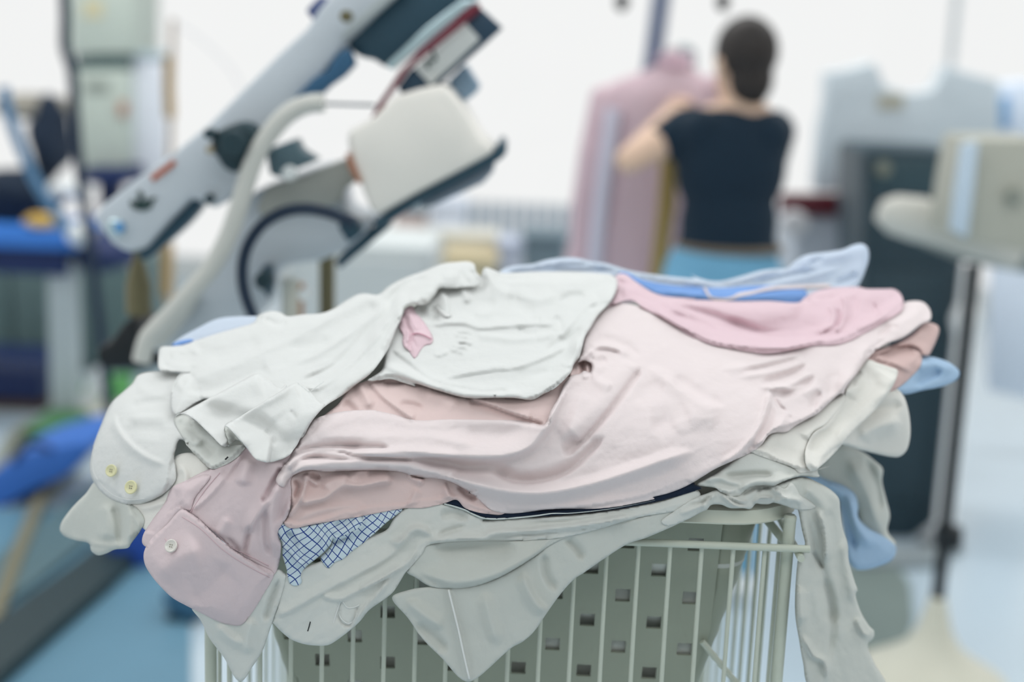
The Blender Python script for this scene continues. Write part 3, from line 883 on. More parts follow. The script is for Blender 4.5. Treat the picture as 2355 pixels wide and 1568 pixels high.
cuff = garment('cuff', K('2: 880,470 930,492 1000,545 1060,605 1160,695 1260,762 1360,820 1462,878 1440,940 1400,1005 1350,1090 1300,1160 1250,1208 1180,1205 1100,1180 1000,1130 900,1080 820,1035 755,975 690,900 645,825 635,760 655,700 700,640 780,570'),
               M_MAUVE, [(K('2: 700,900 860,780 1020,720'), 5, 60, 60), (K('2: 900,1050 1060,960 1200,820'), -3, 60, 60)], [(0.6, 60, -40, 2)],
               roll=(4, 1.2), parent=N.obj, lift=6, spacing=4, seed=32)
button(cuff, 100 + 823 / 2.76, 1000 + 710 / 2.76, 16, M_BTN_W, M_HOLE)
seam(cuff, K('2: 880,520 990,590 1140,730 1250,805 1390,882 1435,905'), M_STITCH_P, 0.35, name='stitching')
seam(cuff, K('2: 770,658 785,680 800,700'), M_STITCH_P, 0.4, name='buttonhole')
seam(N, K('2: 930,500 965,440 1030,345 1120,240'), M_STITCH_P, 0.45, name='stitching')
seam(N, K('2: 880,462 970,380 1060,260'), M_STITCH_P, 0.4, name='stitching')
seam(N, K('2: 1110,640 1190,712 1300,765 1430,830'), M_STITCH_P, 0.4, name='stitching')

# --- the pale pink shirt across the front
pf = [
    (K('3: 1500,905 1400,1080 1335,1240 1230,1370 1080,1428 880,1440 700,1430 430,1405 200,1410 0,1415'), 15, 20, 58, 0.1),
    (K('8: 340,265 500,225 700,195 1000,190 1400,180 1700,190 2000,250 2178,290'), 5, 50, 26, 0.1),
    (K('8: 230,480 300,385 420,325 560,297 800,287 1000,292 1300,300'), -6, 12, 10, 0.08),
    (K('8: 215,500 300,385 400,335 500,318 640,314 800,328 960,368 1200,384 1380,398 1600,392 2000,378'), 5, 22, 5, 0.06),
    (K('8: 220,560 300,470 400,392 500,358 640,352 760,366 900,396'), 5, 12, 12, 0.12),
    (K('8: 370,430 520,402 640,408 760,420 980,425'), -4, 8, 7, 0.15),
    (K('8: 240,600 330,560 430,480 560,465 740,445 1000,435 1300,440 1500,470 1700,515 1900,560 4: 600,262 760,300 900,335 1060,362 1200,368 1350,352 1500,320 1650,280 1800,230 2000,160 2208,95'), 12, 26, 32, 0.06),
    (K('8: 960,415 1200,415 1380,425 1560,440'), -6, 12, 10),
    (K('4: 900,225 1080,292 1250,282 1400,230 1520,130 1640,0'), -8, 34, 10, 0.12),
    (K('4: 300,190 600,200 900,215 1100,250'), -5, 30, 30),
    (K('10: 985,800 860,975 700,1190 540,1380 360,1560 200,1700'), -8, 14, 40, 0.08),
    (K('10: 960,780 820,960 640,1200 480,1390 300,1560'), 6, 14, 60, 0.08),
    (K('10: 1000,780 1200,905 1400,1040 1600,1150 1830,1225'), 5, 26, 34),
    (K('10: 1270,870 1450,1000 1620,1110 1820,1190'), -5, 26, 22),
    (K('10: 430,545 600,512 760,555 900,640 1000,720'), -4, 20, 18), (K('10: 430,630 560,592 740,622 900,690'), 4, 18, 12), (K('10: 500,632 640,630 780,668'), -4, 8, 10),
    (K('10: 330,740 400,690 450,650 520,640'), 6, 10, 16), (K('10: 480,720 560,740 650,720'), -4, 16, 16), (K('10: 470,860 560,950 700,1000'), 4, 18, 24),
    (K('10: 380,900 430,900 470,860'), 4, 10, 10), (K('10: 420,1000 330,1250 200,1568'), 5, 50, 40),
    (K('10: 1050,1420 1300,1330 1500,1250'), -5, 50, 40), (K('10: 900,1150 1100,1000 1240,990'), -3, 40, 40), (K('10: 1240,1400 1500,1300 1800,1290'), 5, 60, 40),
    (K('11: 0,300 300,275 600,205 900,130'), 4, 20, 20), (K('11: 220,320 480,278 700,220 850,170'), -5, 14, 12), (K('11: 180,385 500,335 700,285 900,235'), 4, 14, 14),
    (K('11: 400,445 620,395 780,330 920,225'), -6, 16, 12), (K('11: 380,485 640,472 760,440 880,370 1000,325'), 5, 12, 14), (K('11: 560,560 700,540 800,490 1000,360'), -5, 12, 16),
    (K('11: 505,505 640,482 760,497 900,440'), 5, 8, 12), (K('11: 540,530 595,620 650,685 710,720'), -4.5, 5, 10), (K('11: 510,505 485,700 400,900 260,1080 40,1250'), 6, 24, 10, 0.08),
    (K('11: 545,580 500,820 350,1060 200,1180'), -6, 18, 16), (K('11: 780,750 650,850 500,990 330,1130'), 5, 8, 22), (K('11: 660,860 700,800 760,770'), -4, 10, 10),
    (K('11: 960,720 980,600 1050,520'), -5, 20, 14), (K('11: 1180,560 1300,380 1420,200 1560,60'), 5, 40, 30), (K('11: 1080,600 1180,440 1200,300'), -3, 30, 30),
    (K('11: 840,560 960,500 1060,470'), 3, 22, 22), (K('11: 1440,180 1560,90 1700,-10'), -5, 12, 12),
    (K('5: 1470,680 1540,600 1620,610'), -5, 12, 12), (K('5: 1520,640 1640,560 1780,480'), 7, 36, 30),
]
inf_ = garment('inner_fold', K('10: 270,880 290,800 330,730 400,680 450,650 500,690 490,780 480,860 480,930 400,930 310,925'),
               M_BLUSH, [(K('10: 385,740 392,820 410,910'), -7, 10, 10, 0.1), (K('10: 330,760 350,830 350,900'), 4, 10, 10), (K('10: 430,760 440,830 440,900'), 4, 10, 10)], roll=(3, 1), parent=O.obj, spacing=3.5, seed=44)
P = garment('shirt', K('1: 1690,1400 1740,1310 1790,1240 1830,1190 1990,1140 2130,1126 2240,1126 3: 200,1130 330,1158 450,1192 700,1188 1000,1192 1200,1198 1330,1222 1370,1130 1420,1050 1480,920 1520,890 1570,880 1600,860 1640,870 '
                       '1645,810 1600,790 1555,800 1580,740 1600,640 1640,560 1690,490 1740,440 1820,405 1990,430 2220,550 2353,620 5: 200,590 340,680 560,730 830,745 960,725 1080,700 1200,690 1380,610 1480,560 1620,450 1700,430 1770,440 1808,480 1820,525 '
                       '1812,555 1760,580 1640,668 1500,720 1420,790 1340,900 1262,1000 1245,1040 11: 1240,540 1120,640 1010,740 900,800 780,868 690,930 580,935 510,965 440,1060 345,1128 180,1208 0,1288 6: 220,322 100,370 0,396 '
                       '4: 1950,402 1800,438 1600,466 1300,472 1000,498 900,470 820,400 700,320 600,282 440,268 330,235 180,225 0,228 8: 640,545 480,528 300,598 230,700 150,640 215,500 280,420 330,320'),
            M_PALE, pf, [(1.5, 70, -30, 2.0), (1.1, 30, -25, 2.4, True)], roll=(9, 4), spacing=4.5, bridge=10, seed=33, lift=4)
shirt(P, 'large pale pink shirt sprawling in long soft folds across the front of the heap')

# --- rose pink shirt, upper right
C_ = garment('shirt', K('3: 1760,425 1790,380 1815,300 1815,215 1870,203 1960,265 2100,345 2353,372 5: 200,418 430,428 560,433 760,430 960,438 990,410 1050,372 1150,346 1250,338 1350,340 1390,350 1500,352 1580,355 1622,388 1640,450 1628,490 '
                        '1590,520 1480,590 1380,642 1290,690 1200,716 1080,720 960,742 830,768 720,772 560,748 340,698 200,612 3: 2353,640 2220,562 2100,490 2000,432 1920,380 1860,385'),
             M_ROSE, [(K('5: 160,465 330,510 560,590 740,650 900,668 1060,666 1180,600'), -12, 22, 9, 0.08), (K('5: 30,440 250,455 500,470 800,475 1000,450'), 14, 26, 44, 0.1),
                      (K('5: 400,570 600,620 800,625 1000,610 1160,560'), -14, 44, 22), (K('5: 200,570 400,640 620,715 850,735 1050,715'), 6, 30, 14, 0.08),
                      (K('5: 1000,430 1080,390 1200,370'), 7, 12, 22), (K('5: 1150,450 1190,500 1180,580 1080,650'), 9, 7, 18, 0.1), (K('5: 1240,380 1262,470 1240,580 1190,640'), 9, 8, 8, 0.1),
                      (K('5: 1200,470 1215,540 1190,610'), -7, 8, 8), (K('5: 1300,380 1320,480 1290,590'), -4, 16, 16), (K('5: 1440,440 1460,500 1440,560'), -4, 10, 8),
                      (K('5: 1330,430 1450,400 1590,420'), 5, 26, 26), (K('5: 1300,620 1420,560 1560,520'), 4, 22, 16), (K('5: 1090,690 1160,650 1300,640'), -4, 10, 12),
                      (K('3: 1830,360 1900,375 1960,400 2100,470'), -9, 10, 8, 0.1), (K('3: 1830,300 1950,320 2150,420 2353,520'), 7, 22, 30, 0.1), (K('3: 1810,240 1880,270 1960,280'), -6, 9, 9),
                      (K('5: 100,500 300,570 450,640'), -5, 12, 14)],
             [(1.8, 34, 15, 2.2), (1.0, 18, 20, 2, True)], roll=(7, 3.5), spacing=4.5, seed=34, lift=3)
shirt(C_, 'rose pink shirt twisted into a thick roll at the upper right, under the blue one')

# --- white centre shirt
qf = [
    (K('9: 640,790 900,745 1100,750 1250,800 1500,790 1750,770 2000,750 3: 1250,540 1420,555'), 5, 26, 8, 0.1),
    (K('9: 1200,880 1400,900 1700,940 1900,910 2091,900 3: 1300,640 1420,600'), 4, 12, 18, 0.1),
    (K('9: 1700,800 1850,880 2000,890'), -3.5, 14, 9),
    (K('9: 200,1065 280,1140 400,1230 520,1330 700,1440 900,1500 3: 720,970 900,1000 1100,990'), -5, 8, 22, 0.06),
    (K('9: 60,1200 250,1300 500,1400 800,1520 3: 640,960 800,1015 1000,1025 1200,1030'), 6, 20, 16, 0.08),
    (K('3: 620,920 800,880 960,855 1120,840 1260,800 1400,740 1500,680'), 3.5, 30, 7, 0.08),
    (K('3: 1080,900 1240,880 1400,860 1500,830'), -3, 20, 20), (K('3: 1440,800 1490,825 1530,830'), 3, 6, 7), (K('3: 960,840 1010,830 1070,830'), 2, 8, 8),
    (K('3: 1420,640 1530,520 1620,420 1700,380'), 6, 30, 12, 0.1), (K('3: 1330,730 1440,660 1560,590 1600,560'), -5, 14, 14), (K('3: 1420,390 1520,350 1620,360'), -6, 16, 20),
    (K('3: 1620,440 1700,420 1780,400'), -4, 12, 12), (K('3: 1560,620 1540,760 1480,850'), 4, 10, 20), (K('3: 1400,480 1440,560 1430,630'), -4, 14, 14),
    (K('9: 900,1060 1000,1080 1100,1120'), 3, 7, 7), (K('9: 930,1020 1040,1030 1150,1050'), 3, 6, 6), (K('9: 980,960 1060,970 1180,1000'), 3, 6, 6), (K('9: 960,900 1050,900 1160,920'), 3, 6, 6),
    (K('9: 980,850 1080,850 1200,870'), 3, 6, 6), (K('9: 1000,1000 1080,1000 1200,1020'), -2.5, 5, 5), (K('9: 700,1120 800,1130 910,1080'), 3, 9, 7),
    (K('9: 1330,80 1400,200 1500,330 1700,420'), 5, 18, 26), (K('9: 1030,300 1100,400 1130,520'), 5, 16, 14), (K('9: 790,350 860,430 890,560 880,660'), 6, 7, 30, 0.1),
    (K('9: 1000,640 1100,560 1250,500 1500,520'), -5, 30, 26), (K('9: 1200,620 1330,640 1450,620'), 3, 18, 18), (K('9: 1600,420 1800,560 1950,650'), -4, 30, 26), (K('3: 1000,250 1200,230 1500,215'), -4, 10, 12),
    (K('3: 1100,330 1300,380 1420,350'), 4, 30, 20), (K('9: 680,540 760,640 720,740'), -7, 20, 16), (K('9: 480,580 600,640 800,720'), -6, 20, 18), (K('9: 1240,380 1300,300 1330,160'), -4, 14, 14),
]
Q = garment('shirt', K('9: 100,1300 0,1380 -80,1440 60,1430 200,1415 320,1450 500,1500 3: 450,948 600,992 800,1045 1000,1045 1130,1045 1240,1058 1330,1015 1400,975 1480,905 1512,865 1530,815 1565,770 1585,700 1605,630 1650,560 1690,490 1750,420 1785,380 1815,320 1825,265 1812,230 1775,208 '
                       '1700,200 1550,190 1400,188 1250,190 1100,198 1030,196 980,175 930,160 912,178 900,215 875,240 840,180 700,200 600,260 520,330 460,420 380,470 300,560 260,680'),
            M_WHITE, qf, [(2.0, 60, -10, 2.2), (1.3, 26, -8, 2.6, True)], roll=(9, 4.5), spacing=4.5, bridge=10, seed=35, lift=4)
shirt(Q, 'crisp white shirt bunched in the middle of the heap with a gathered sleeve')
garment('cuff_edge', K('9: 730,528 760,545 800,580 850,610 895,625 925,630 920,655 890,672 850,665 800,615 750,565'), M_WHITE, roll=(4, 2), parent=Q.obj, lift=8, spacing=4, seed=36)

# --- the little rose placket
pl = garment('shirt', K('9: 300,790 355,640 375,570 440,535 475,545 500,620 560,680 640,790 700,900 712,950 690,990 610,1015 560,1070 520,1140 485,1168 450,1130 420,1085 360,1030 340,960 350,900'),
             M_ROSE, [(K('9: 370,650 400,780 450,870 440,960 430,1080'), -6, 8, 7, 0.08), (K('9: 310,790 360,880 360,980 440,1090'), 4, 5, 9, 0.1), (K('9: 460,880 500,865 600,885 700,940'), 4, 5, 7, 0.1),
                      (K('9: 480,560 540,660 640,800 705,930'), 3, 8, 5, 0.1), (K('9: 470,930 490,1000 545,1070'), -4, 7, 7), (K('9: 430,620 480,740 550,850'), 3, 12, 10), (K('9: 400,800 410,900 390,1000'), 3, 6, 6)],
             [(1.0, 22, 60, 1.8)], roll=(4, 2), spacing=3.5, seed=37, lift=6)
shirt(pl, 'small rose pink shirt placket poking through the hollow of the white shirts')
seam(pl, K('9: 462,880 520,868 600,890 690,935'), M_ROSE2, 0.5, name='stitching')

# --- white upper left shirt with two cuffs
rf = [
    (K('1: 960,930 1200,850 1500,720 1750,610 2000,470 2200,370 9: 0,450 300,270 600,140'), 7, 60, 26, 0.08),
    (K('1: 960,990 1150,985 1400,890 1560,830 1750,760 1960,640 2150,500 9: 100,520'), -6, 26, 16, 0.06),
    (K('1: 1480,870 1640,800 1800,760 2000,650 2200,500 2353,400'), 6, 36, 18, 0.06),
    (K('1: 1740,925 1850,880 2000,790 2150,640 2300,480 9: 350,280 700,210'), -5, 16, 14, 0.08),
    (K('1: 1760,960 1830,985 1960,920 2100,800 2250,640 2353,500'), 4, 10, 7, 0.08),
    (K('1: 1730,920 1800,880 1900,840 2000,780'), 3, 7, 9), (K('1: 1850,1000 2000,950 2200,780 3: 200,520 330,330'), 5, 30, 30),
    (K('1: 1000,660 1200,690 1450,600 1700,560 2000,480'), 4, 34, 30), (K('1: 1490,490 1560,540 1620,540 1640,500'), -5, 14, 12), (K('1: 1100,800 1300,730 1500,660'), -3, 40, 30),
    (K('1: 860,800 900,740 1000,710 1060,760'), 4, 16, 16), (K('1: 800,760 830,830 960,860 1060,830'), -4, 14, 14), (K('1: 1650,700 1800,690 1960,640'), -3, 24, 18),
    (K('9: 420,520 620,400 780,260 1000,190'), 6, 22, 40, 0.1), (K('9: 620,520 700,400 720,330'), 5, 30, 8), (K('9: 1000,130 1080,200 1160,300'), -4, 16, 16), (K('9: 820,210 900,170 1060,180'), 4, 20, 16),
    (K('9: 380,560 300,680 200,860 100,1080'), 4, 30, 10, 0.1), (K('9: 60,900 200,750 320,640'), -3, 20, 20), (K('1: 880,870 940,980 1000,880'), 3, 14, 14),
]
R = garment('shirt', K('1: 775,760 782,715 800,698 870,694 960,682 1010,662 1160,612 1300,572 1430,528 1445,492 1480,470 1550,455 1610,468 1645,490 1760,478 1880,470 1960,440 2050,382 2120,345 2180,336 2262,345 2320,300 3: 320,262 400,225 500,190 640,136 740,124 820,122 856,140 868,190 900,230 '
                       '880,280 800,290 700,300 620,300 590,345 545,400 500,415 420,408 380,425 368,490 330,570 285,690 230,780 180,850 130,900 60,950 0,1000 1: 2000,1040 1900,1105 1820,1195 1740,1320 1640,1300 1500,1180 1280,1120 1090,1050 1020,1080 960,1120 890,1155 866,1120 865,1000 890,930 940,880 1000,872 900,864 785,855'),
            M_WHITE, rf, [(1.8, 70, -35, 2.4), (1.1, 26, -35, 2.8, True)], roll=(11, 6), spacing=4.5, bridge=10, seed=38, lift=4)
shirt(R, 'big white shirt with two open cuffs, upper left of the heap')
seam(R, K('1: 870,1010 885,950 930,880 990,868'), M_STITCH_W, 0.5)
lin1 = garment('cuff_lining', K('7: 210,740 250,690 300,680 420,740 560,840 680,960 780,1070 860,1085 960,1060 1070,1080 1000,1180 900,1260 770,1320 660,1350 520,1240 380,1080 280,920 215,800'),
               M_WHITE2, [(K('7: 250,760 420,900 560,1050 720,1200'), -6, 24, 26, 0.1)], roll=(4, 1), parent=R.obj, lift=-2, spacing=4, seed=39)
seam(lin1, K('7: 826,1238 842,1222 860,1205'), M_PIN, 0.8, name='care_tag')
garment('cuff', K('7: 212,725 255,690 290,680 500,570 760,430 1000,300 1230,195 1340,260 1480,380 1560,330 1500,480 1200,640 960,760 822,832 830,930 858,1010 850,1070 820,1082 770,1060 680,970 560,850 480,770 400,715 330,688 280,684 240,705'),
        M_WHITE, [(K('7: 300,700 600,560 900,400 1250,230'), 7, 10, 60, 0.06), (K('7: 200,660 300,684 420,730 560,840 700,960 830,1090'), 15, 90, 90, 0.05), (K('7: 600,780 760,700 1000,560 1300,420'), -3, 60, 40), (K('7: 1240,220 1340,290 1450,390'), -2, 8, 8)],
        [(0.6, 70, -30, 2)], roll=(3, 0.6), parent=R.obj, spacing=4, seed=40, free=True)
garment('cuff_lining', K('7: 820,838 860,850 960,950 1040,1050 1070,1100 990,1000 930,1020 862,1080 858,1010 835,930'),
        M_WHITE3, roll=(3, 1), parent=R.obj, lift=-2, spacing=4, seed=41)
cf2 = garment('cuff', K('7: 820,832 860,800 1000,720 1240,570 1480,420 1640,325 1720,310 1800,370 1900,480 1980,560 2030,570 1960,660 1880,750 1800,860 1740,960 1690,1060 1640,1120 1600,1170 1500,1230 1360,1272 1260,1258 1180,1220 1100,1120 1030,1030 960,945 900,880 850,840'),
              M_WHITE, [(K('7: 900,800 1150,640 1420,470 1680,330'), 7, 10, 70, 0.06), (K('7: 800,800 860,850 960,945 1060,1070 1180,1220 1360,1272'), 15, 90, 90, 0.05), (K('7: 1280,890 1340,930 1390,1010 1430,1080'), -3, 16, 10), (K('7: 1600,640 1650,700 1680,760'), -2.5, 10, 10),
                        (K('7: 1700,320 1800,400 1900,520'), -2, 8, 10), (K('7: 1400,700 1560,900 1600,1100'), -2, 60, 50)],
              [(0.7, 70, -50, 2)], roll=(4, 1), parent=R.obj, spacing=4, seed=42, free=True)
seam(cf2, K('7: 1700,318 1790,390 1840,420 1900,380 2010,300'), M_STITCH_W, 0.4, name='stitching')

# ------------------------------------------------------------------ the room
M_WALL = mat('wall_paint', (226, 228, 226), 0.8, vary=0.02)
M_FLOOR = mat('floor_paint', (194, 211, 222), 0.2, vary=0.10, vscale=1.3, bump=0.05, bscale=30, spec=0.5)
M_FRAME = mat('window_frame_paint', (224, 228, 230), 0.5)
M_CEIL = mat('ceiling_paint', (236, 238, 236), 0.9, vary=0.01)

def glass_mat():
    m = bpy.data.materials.new('window_glass')
    m.use_nodes = True
    nt = m.node_tree
    nt.nodes.remove(nt.nodes['Principled BSDF'])
    tr = nt.nodes.new('ShaderNodeBsdfTransparent')
    gl = nt.nodes.new('ShaderNodeBsdfGlossy'); gl.inputs['Roughness'].default_value = 0.02
    fr = nt.nodes.new('ShaderNodeFresnel'); fr.inputs[0].default_value = 1.2
    mx = nt.nodes.new('ShaderNodeMixShader')
    nt.links.new(fr.outputs[0], mx.inputs[0]); nt.links.new(tr.outputs[0], mx.inputs[1]); nt.links.new(gl.outputs[0], mx.inputs[2])
    nt.links.new(mx.outputs[0], nt.nodes['Material Output'].inputs[0])
    return m
M_GLASS = glass_mat()

RX0, RX1, RY0, RY1, RZ = -5.0, 5.0, -3.0, 9.0, 3.6
SILL, HEAD = 0.12, 3.2
def slab(name, lo, hi, m):
    lo, hi = Vector(lo), Vector(hi)
    bm = bmesh.new()
    bm_box(bm, (lo + hi) / 2, hi - lo)
    return structure(from_bm(name, bm, m))
slab('floor', (RX0 - .2, RY0 - .2, -0.1), (RX1 + .2, RY1 + .2, 0), M_FLOOR)
slab('ceiling', (RX0 - .2, RY0 - .2, RZ), (RX1 + .2, RY1 + .2, RZ + 0.1), M_CEIL)
slab('wall_right', (RX1, RY0, 0), (RX1 + .2, RY1, SILL), M_WALL)
slab('trim_3', (RX1, RY0, HEAD), (RX1 + .2, RY1, RZ), M_WALL)
slab('wall_front', (RX0, RY0 - .2, 0), (RX1, RY0, RZ), M_WALL)
slab('wall_back', (RX0, RY1, 0), (RX1, RY1 + .2, SILL), M_WALL)
slab('trim_1', (RX0, RY1, HEAD), (RX1, RY1 + .2, RZ), M_WALL)
slab('wall_left', (RX0 - .2, RY0, 0), (RX0, RY1, SILL), M_WALL)
slab('trim_2', (RX0 - .2, RY0, HEAD), (RX0, RY1, RZ), M_WALL)

def window(n, a, b):
    """a window between two floor points a and b: frame bars round it and one pane"""
    a, b = Vector(a), Vector(b)
    d = (b - a); L = d.length; d.normalize()
    ang = math.atan2(d.y, d.x)
    M = Matrix.Rotation(ang, 4, 'Z')
    mid = (a + b) / 2
    bm = bmesh.new()
    w = 0.022
    for s in (-1, 1):
        bm_box(bm, mid + d * s * (L / 2 - w / 2) + Vector((0, 0, (SILL + HEAD) / 2)), (w, 0.035, HEAD - SILL), M)
    for z in (SILL + w / 2, HEAD - w / 2):
        bm_box(bm, mid + Vector((0, 0, z)), (L - 2 * w, 0.035, w), M)
    f = structure(from_bm('window_%d' % n, bm, M_FRAME))
    bm = bmesh.new()
    bm_box(bm, mid + Vector((0, 0, (SILL + HEAD) / 2)), (L - 2 * w, 0.008, HEAD - SILL - 2 * w), M)
    from_bm('pane', bm, M_GLASS, f)
    return f
_wx = [RX0, at(1010, 150, RY1 + .1).x, at(2192, 80, RY1 + .1).x, RX1]
for i in range(3):
    window(i + 1, (_wx[i], RY1 + .1, 0), (_wx[i + 1], RY1 + .1, 0))
for i in range(4):
    y0 = RY0 + i * 3.0
    window(i + 4, (RX0 - .1, y0, 0), (RX0 - .1, y0 + 3.0, 0))

for i in range(4):
    y0 = RY0 + i * 3.0
    window(i + 8, (RX1 + .1, y0, 0), (RX1 + .1, y0 + 3.0, 0))
# ------------------------------------------------------------------ wire trolley and the plastic crate in it
M_WIRE = mat('cream_enamel', (198, 204, 190), 0.35, vary=0.06, vscale=40)
M_CRATE = mat('grey_green_plastic', (158, 164, 148), 0.5, vary=0.05, vscale=25, bump=0.08, bscale=60)
M_CRATE_RIM = mat('pale_green_plastic', (202, 206, 192), 0.45, vary=0.04, vscale=25)
M_RUBBER = mat('black_rubber', (28, 32, 32), 0.6)
M_STEEL = mat('galvanised_steel', (150, 156, 158), 0.35, 0.8)

TY0, TY1 = 1.200, 1.66
TXL, TXR = at(478, 1500, TY0).x, at(1813, 1320, TY0).x
TZ = at(1640, 1250, TY0).z
trolley = empty('wire_trolley', 'cream wire basket trolley that carries the whole heap of shirts', 'trolley')
trolley.location = ((TXL + TXR) / 2, (TY0 + TY1) / 2, 0)
bpy.context.view_layer.update()
def tpart(o):
    o.parent = trolley
    o.matrix_parent_inverse = trolley.matrix_world.inverted()
    return o
ZB = 0.62
for x in (TXL, TXR):
    for y in (TY0 + 0.012, TY1):
        top = TZ + 0.022
        p = tube('post', [(x, y, 0.10), (x, y, 0.5), (x, y, top)], 0.0055, M_WIRE, seg=14); tpart(p)
        c = lathe('post_cap', [(0.004, 0.0), (0.0058, 0.001), (0.0058, 0.004), (0.004, 0.006)], M_WIRE, p, Matrix.Translation((x, y, top - 0.002)), 14)
        bm = bmesh.new()
        Mx = Matrix.Translation((x, y, 0.05)) @ Matrix.Rotation(math.pi / 2, 4, 'Y')
        bmesh.ops.create_cone(bm, segments=24, radius1=0.05, radius2=0.05, depth=0.024, cap_ends=True, matrix=Mx)
        w = autosmooth(from_bm('caster', bm, M_RUBBER)); tpart(w)
        bm = bmesh.new()
        for s in (-1, 1):
            bm_box(bm, Vector((x + s * 0.016, y, 0.075)), (0.003, 0.03, 0.07))
        bm_box(bm, Vector((x, y, 0.108)), (0.036, 0.03, 0.006))
        from_bm('fork', bm, M_STEEL, w)
def rod(name, a, b, r, n=2):
    a, b = Vector(a), Vector(b)
    return tpart(tube(name, [a.lerp(b, i / n) for i in range(n + 1)], r, M_WIRE, seg=12))
OV = 0.016
for (z, r) in ((TZ, 0.0034), (ZB, 0.0034), (0.17, 0.0034)):
    rod('rail', (TXL - OV, TY0 - 0.004, z), (TXR + OV, TY0 - 0.004, z), r)
    rod('rail', (TXL - OV, TY1 + 0.008, z), (TXR + OV, TY1 + 0.008, z), r)
    for x in (TXL, TXR):
        s = -1 if x == TXL else 1
        rod('rail', (x + s * 0.008, TY0 - 0.01, z - 0.007), (x + s * 0.008, TY1 + 0.014, z - 0.007), r)
# upright wires: first one beside the right post, then every 26 mm
x = at(1756, 1300, TY0).x
pitch = (at(1690, 1300, TY0).x - at(1545, 1300, TY0).x) / 2
while x > TXL + 0.01:
    rod('wire', (x, TY0, TZ + 0.001), (x, TY0, ZB), 0.0021)
    rod('wire', (x, TY1 + 0.004, TZ + 0.001), (x, TY1 + 0.004, ZB), 0.0021)
    x -= pitch
y = TY0 + 0.05
while y < TY1 - 0.01:
    for x in (TXL, TXR):
        rod('wire', (x, y, TZ - 0.006), (x, y, ZB), 0.0021)
    y += 0.05
xx = TXL + 0.05
while xx < TXR:
    rod('floor_wire', (xx, TY0, ZB + 0.003), (xx, TY1, ZB + 0.003), 0.0021)
    xx += 0.06
rod('brace', (TXR - 0.065, TY0 + 0.05, TZ - 0.115), (TXR, TY0 + 0.05, TZ - 0.19), 0.003)
rod('brace', (TXR, TY0 + 0.02, TZ - 0.004), (TXR - 0.03, TY0 + 0.10, TZ + 0.02), 0.004)

# crate
CY0, CY1 = 1.196, 1.655
RZT = at(1620, 1168, CY0).z
CXL, CXR = at(430, 1160, CY0).x, at(1836, 1185, CY0 + 0.04).x
def rounded_loop(off, z, rad=0.07, n=8):
    x0, x1, y0, y1 = CXL - off, CXR + off, CY0 - off, CY1 + off
    r = max(0.012, rad + off)
    pts = []
    for (cx, cy, a0) in ((x1 - r, y0 + r, -90), (x1 - r, y1 - r, 0), (x0 + r, y1 - r, 90), (x0 + r, y0 + r, 180)):
        for k in range(n + 1):
            a = math.radians(a0 + 90 * k / n)
            pts.append((cx + r * math.cos(a), cy + r * math.sin(a), z))
    return pts
def loft(name, loops, m, parent=None, skip=None, thick=0):
    bm = bmesh.new()
    rings = [[bm.verts.new(p) for p in l] for l in loops]
    n = len(rings[0])
    for i in range(len(rings) - 1):
        for k in range(n):
            if skip and skip(k):
                continue
            bm.faces.new((rings[i][k], rings[i][(k + 1) % n], rings[i + 1][(k + 1) % n], rings[i + 1][k]))
    bmesh.ops.delete(bm, geom=[v for v in bm.verts if not v.link_faces], context='VERTS')
    o = autosmooth(from_bm(name, bm, m, parent), 45)
    if thick:
        s = o.modifiers.new('thickness', 'SOLIDIFY'); s.thickness, s.offset = thick, -1
    return o
crate = empty('laundry_crate', 'grey-green perforated plastic crate with a rounded rim, standing inside the wire trolley', 'crate')
rim = loft('rim', [rounded_loop(-0.030, RZT - 0.006), rounded_loop(-0.026, RZT), rounded_loop(-0.008, RZT + 0.001), rounded_loop(-0.001, RZT - 0.002),
                   rounded_loop(0.0, RZT - 0.010), rounded_loop(0.002, RZT - 0.0125), rounded_loop(0.0015, RZT - 0.014), rounded_loop(-0.003, RZT - 0.0135), rounded_loop(-0.006, RZT - 0.006), rounded_loop(-0.030, RZT - 0.009),
                   rounded_loop(-0.030, RZT - 0.006)], M_CRATE_RIM, crate)
DEEP = 0.36
def taper(q):
    return -0.026 - 0.085 * q
nloop = 8 + 1
# front wall is the straight run between the last corner and the first one
loops = [rounded_loop(taper(q), RZT - 0.004 - DEEP * q) for q in (0, 0.25, 0.5, 0.75, 1.0)]
NL = len(loops[0])
loft('crate_wall', loops, M_CRATE, crate, skip=lambda k: k == NL - 1, thick=0.0025)
bm = bmesh.new()
bm.faces.new([bm.verts.new(p) for p in loops[-1]])
from_bm('crate_floor', bm, M_CRATE, crate)
# the perforated front wall
zc0 = at(1430, 1312, 1.23).z
xc0 = at(1360, 1312, 1.23).x
dx, dz, hh = 0.0312, 0.0286, 0.0068
cols = sorted([xc0 + dx * k + s * hh for k in range(-24, 18) for s in (-1, 1)])
rows = sorted([zc0 - dz * k + s * hh for k in range(-3, 13) for s in (-1, 1)])
zt, zbm = RZT - 0.004, RZT - 0.004 - DEEP
rows = [zbm] + [z for z in rows if zbm + 0.004 < z < zt - 0.012] + [zt]
bm = bmesh.new()
def wallpt(x, z):
    q = (zt - z) / DEEP
    off = taper(q)
    r = 0.07 + off
    xl, xr = CXL - off + max(r, 0.012), CXR + off - max(r, 0.012)
    return Vector((min(max(x, xl), xr), CY0 - off, z))
def quad(x0, x1, z0, z1):
    bm.faces.new([bm.verts.new(wallpt(a, b)) for a, b in ((x0, z0), (x1, z0), (x1, z1), (x0, z1))])
full = [CXL] + [c for c in cols if CXL < c < CXR] + [CXR]
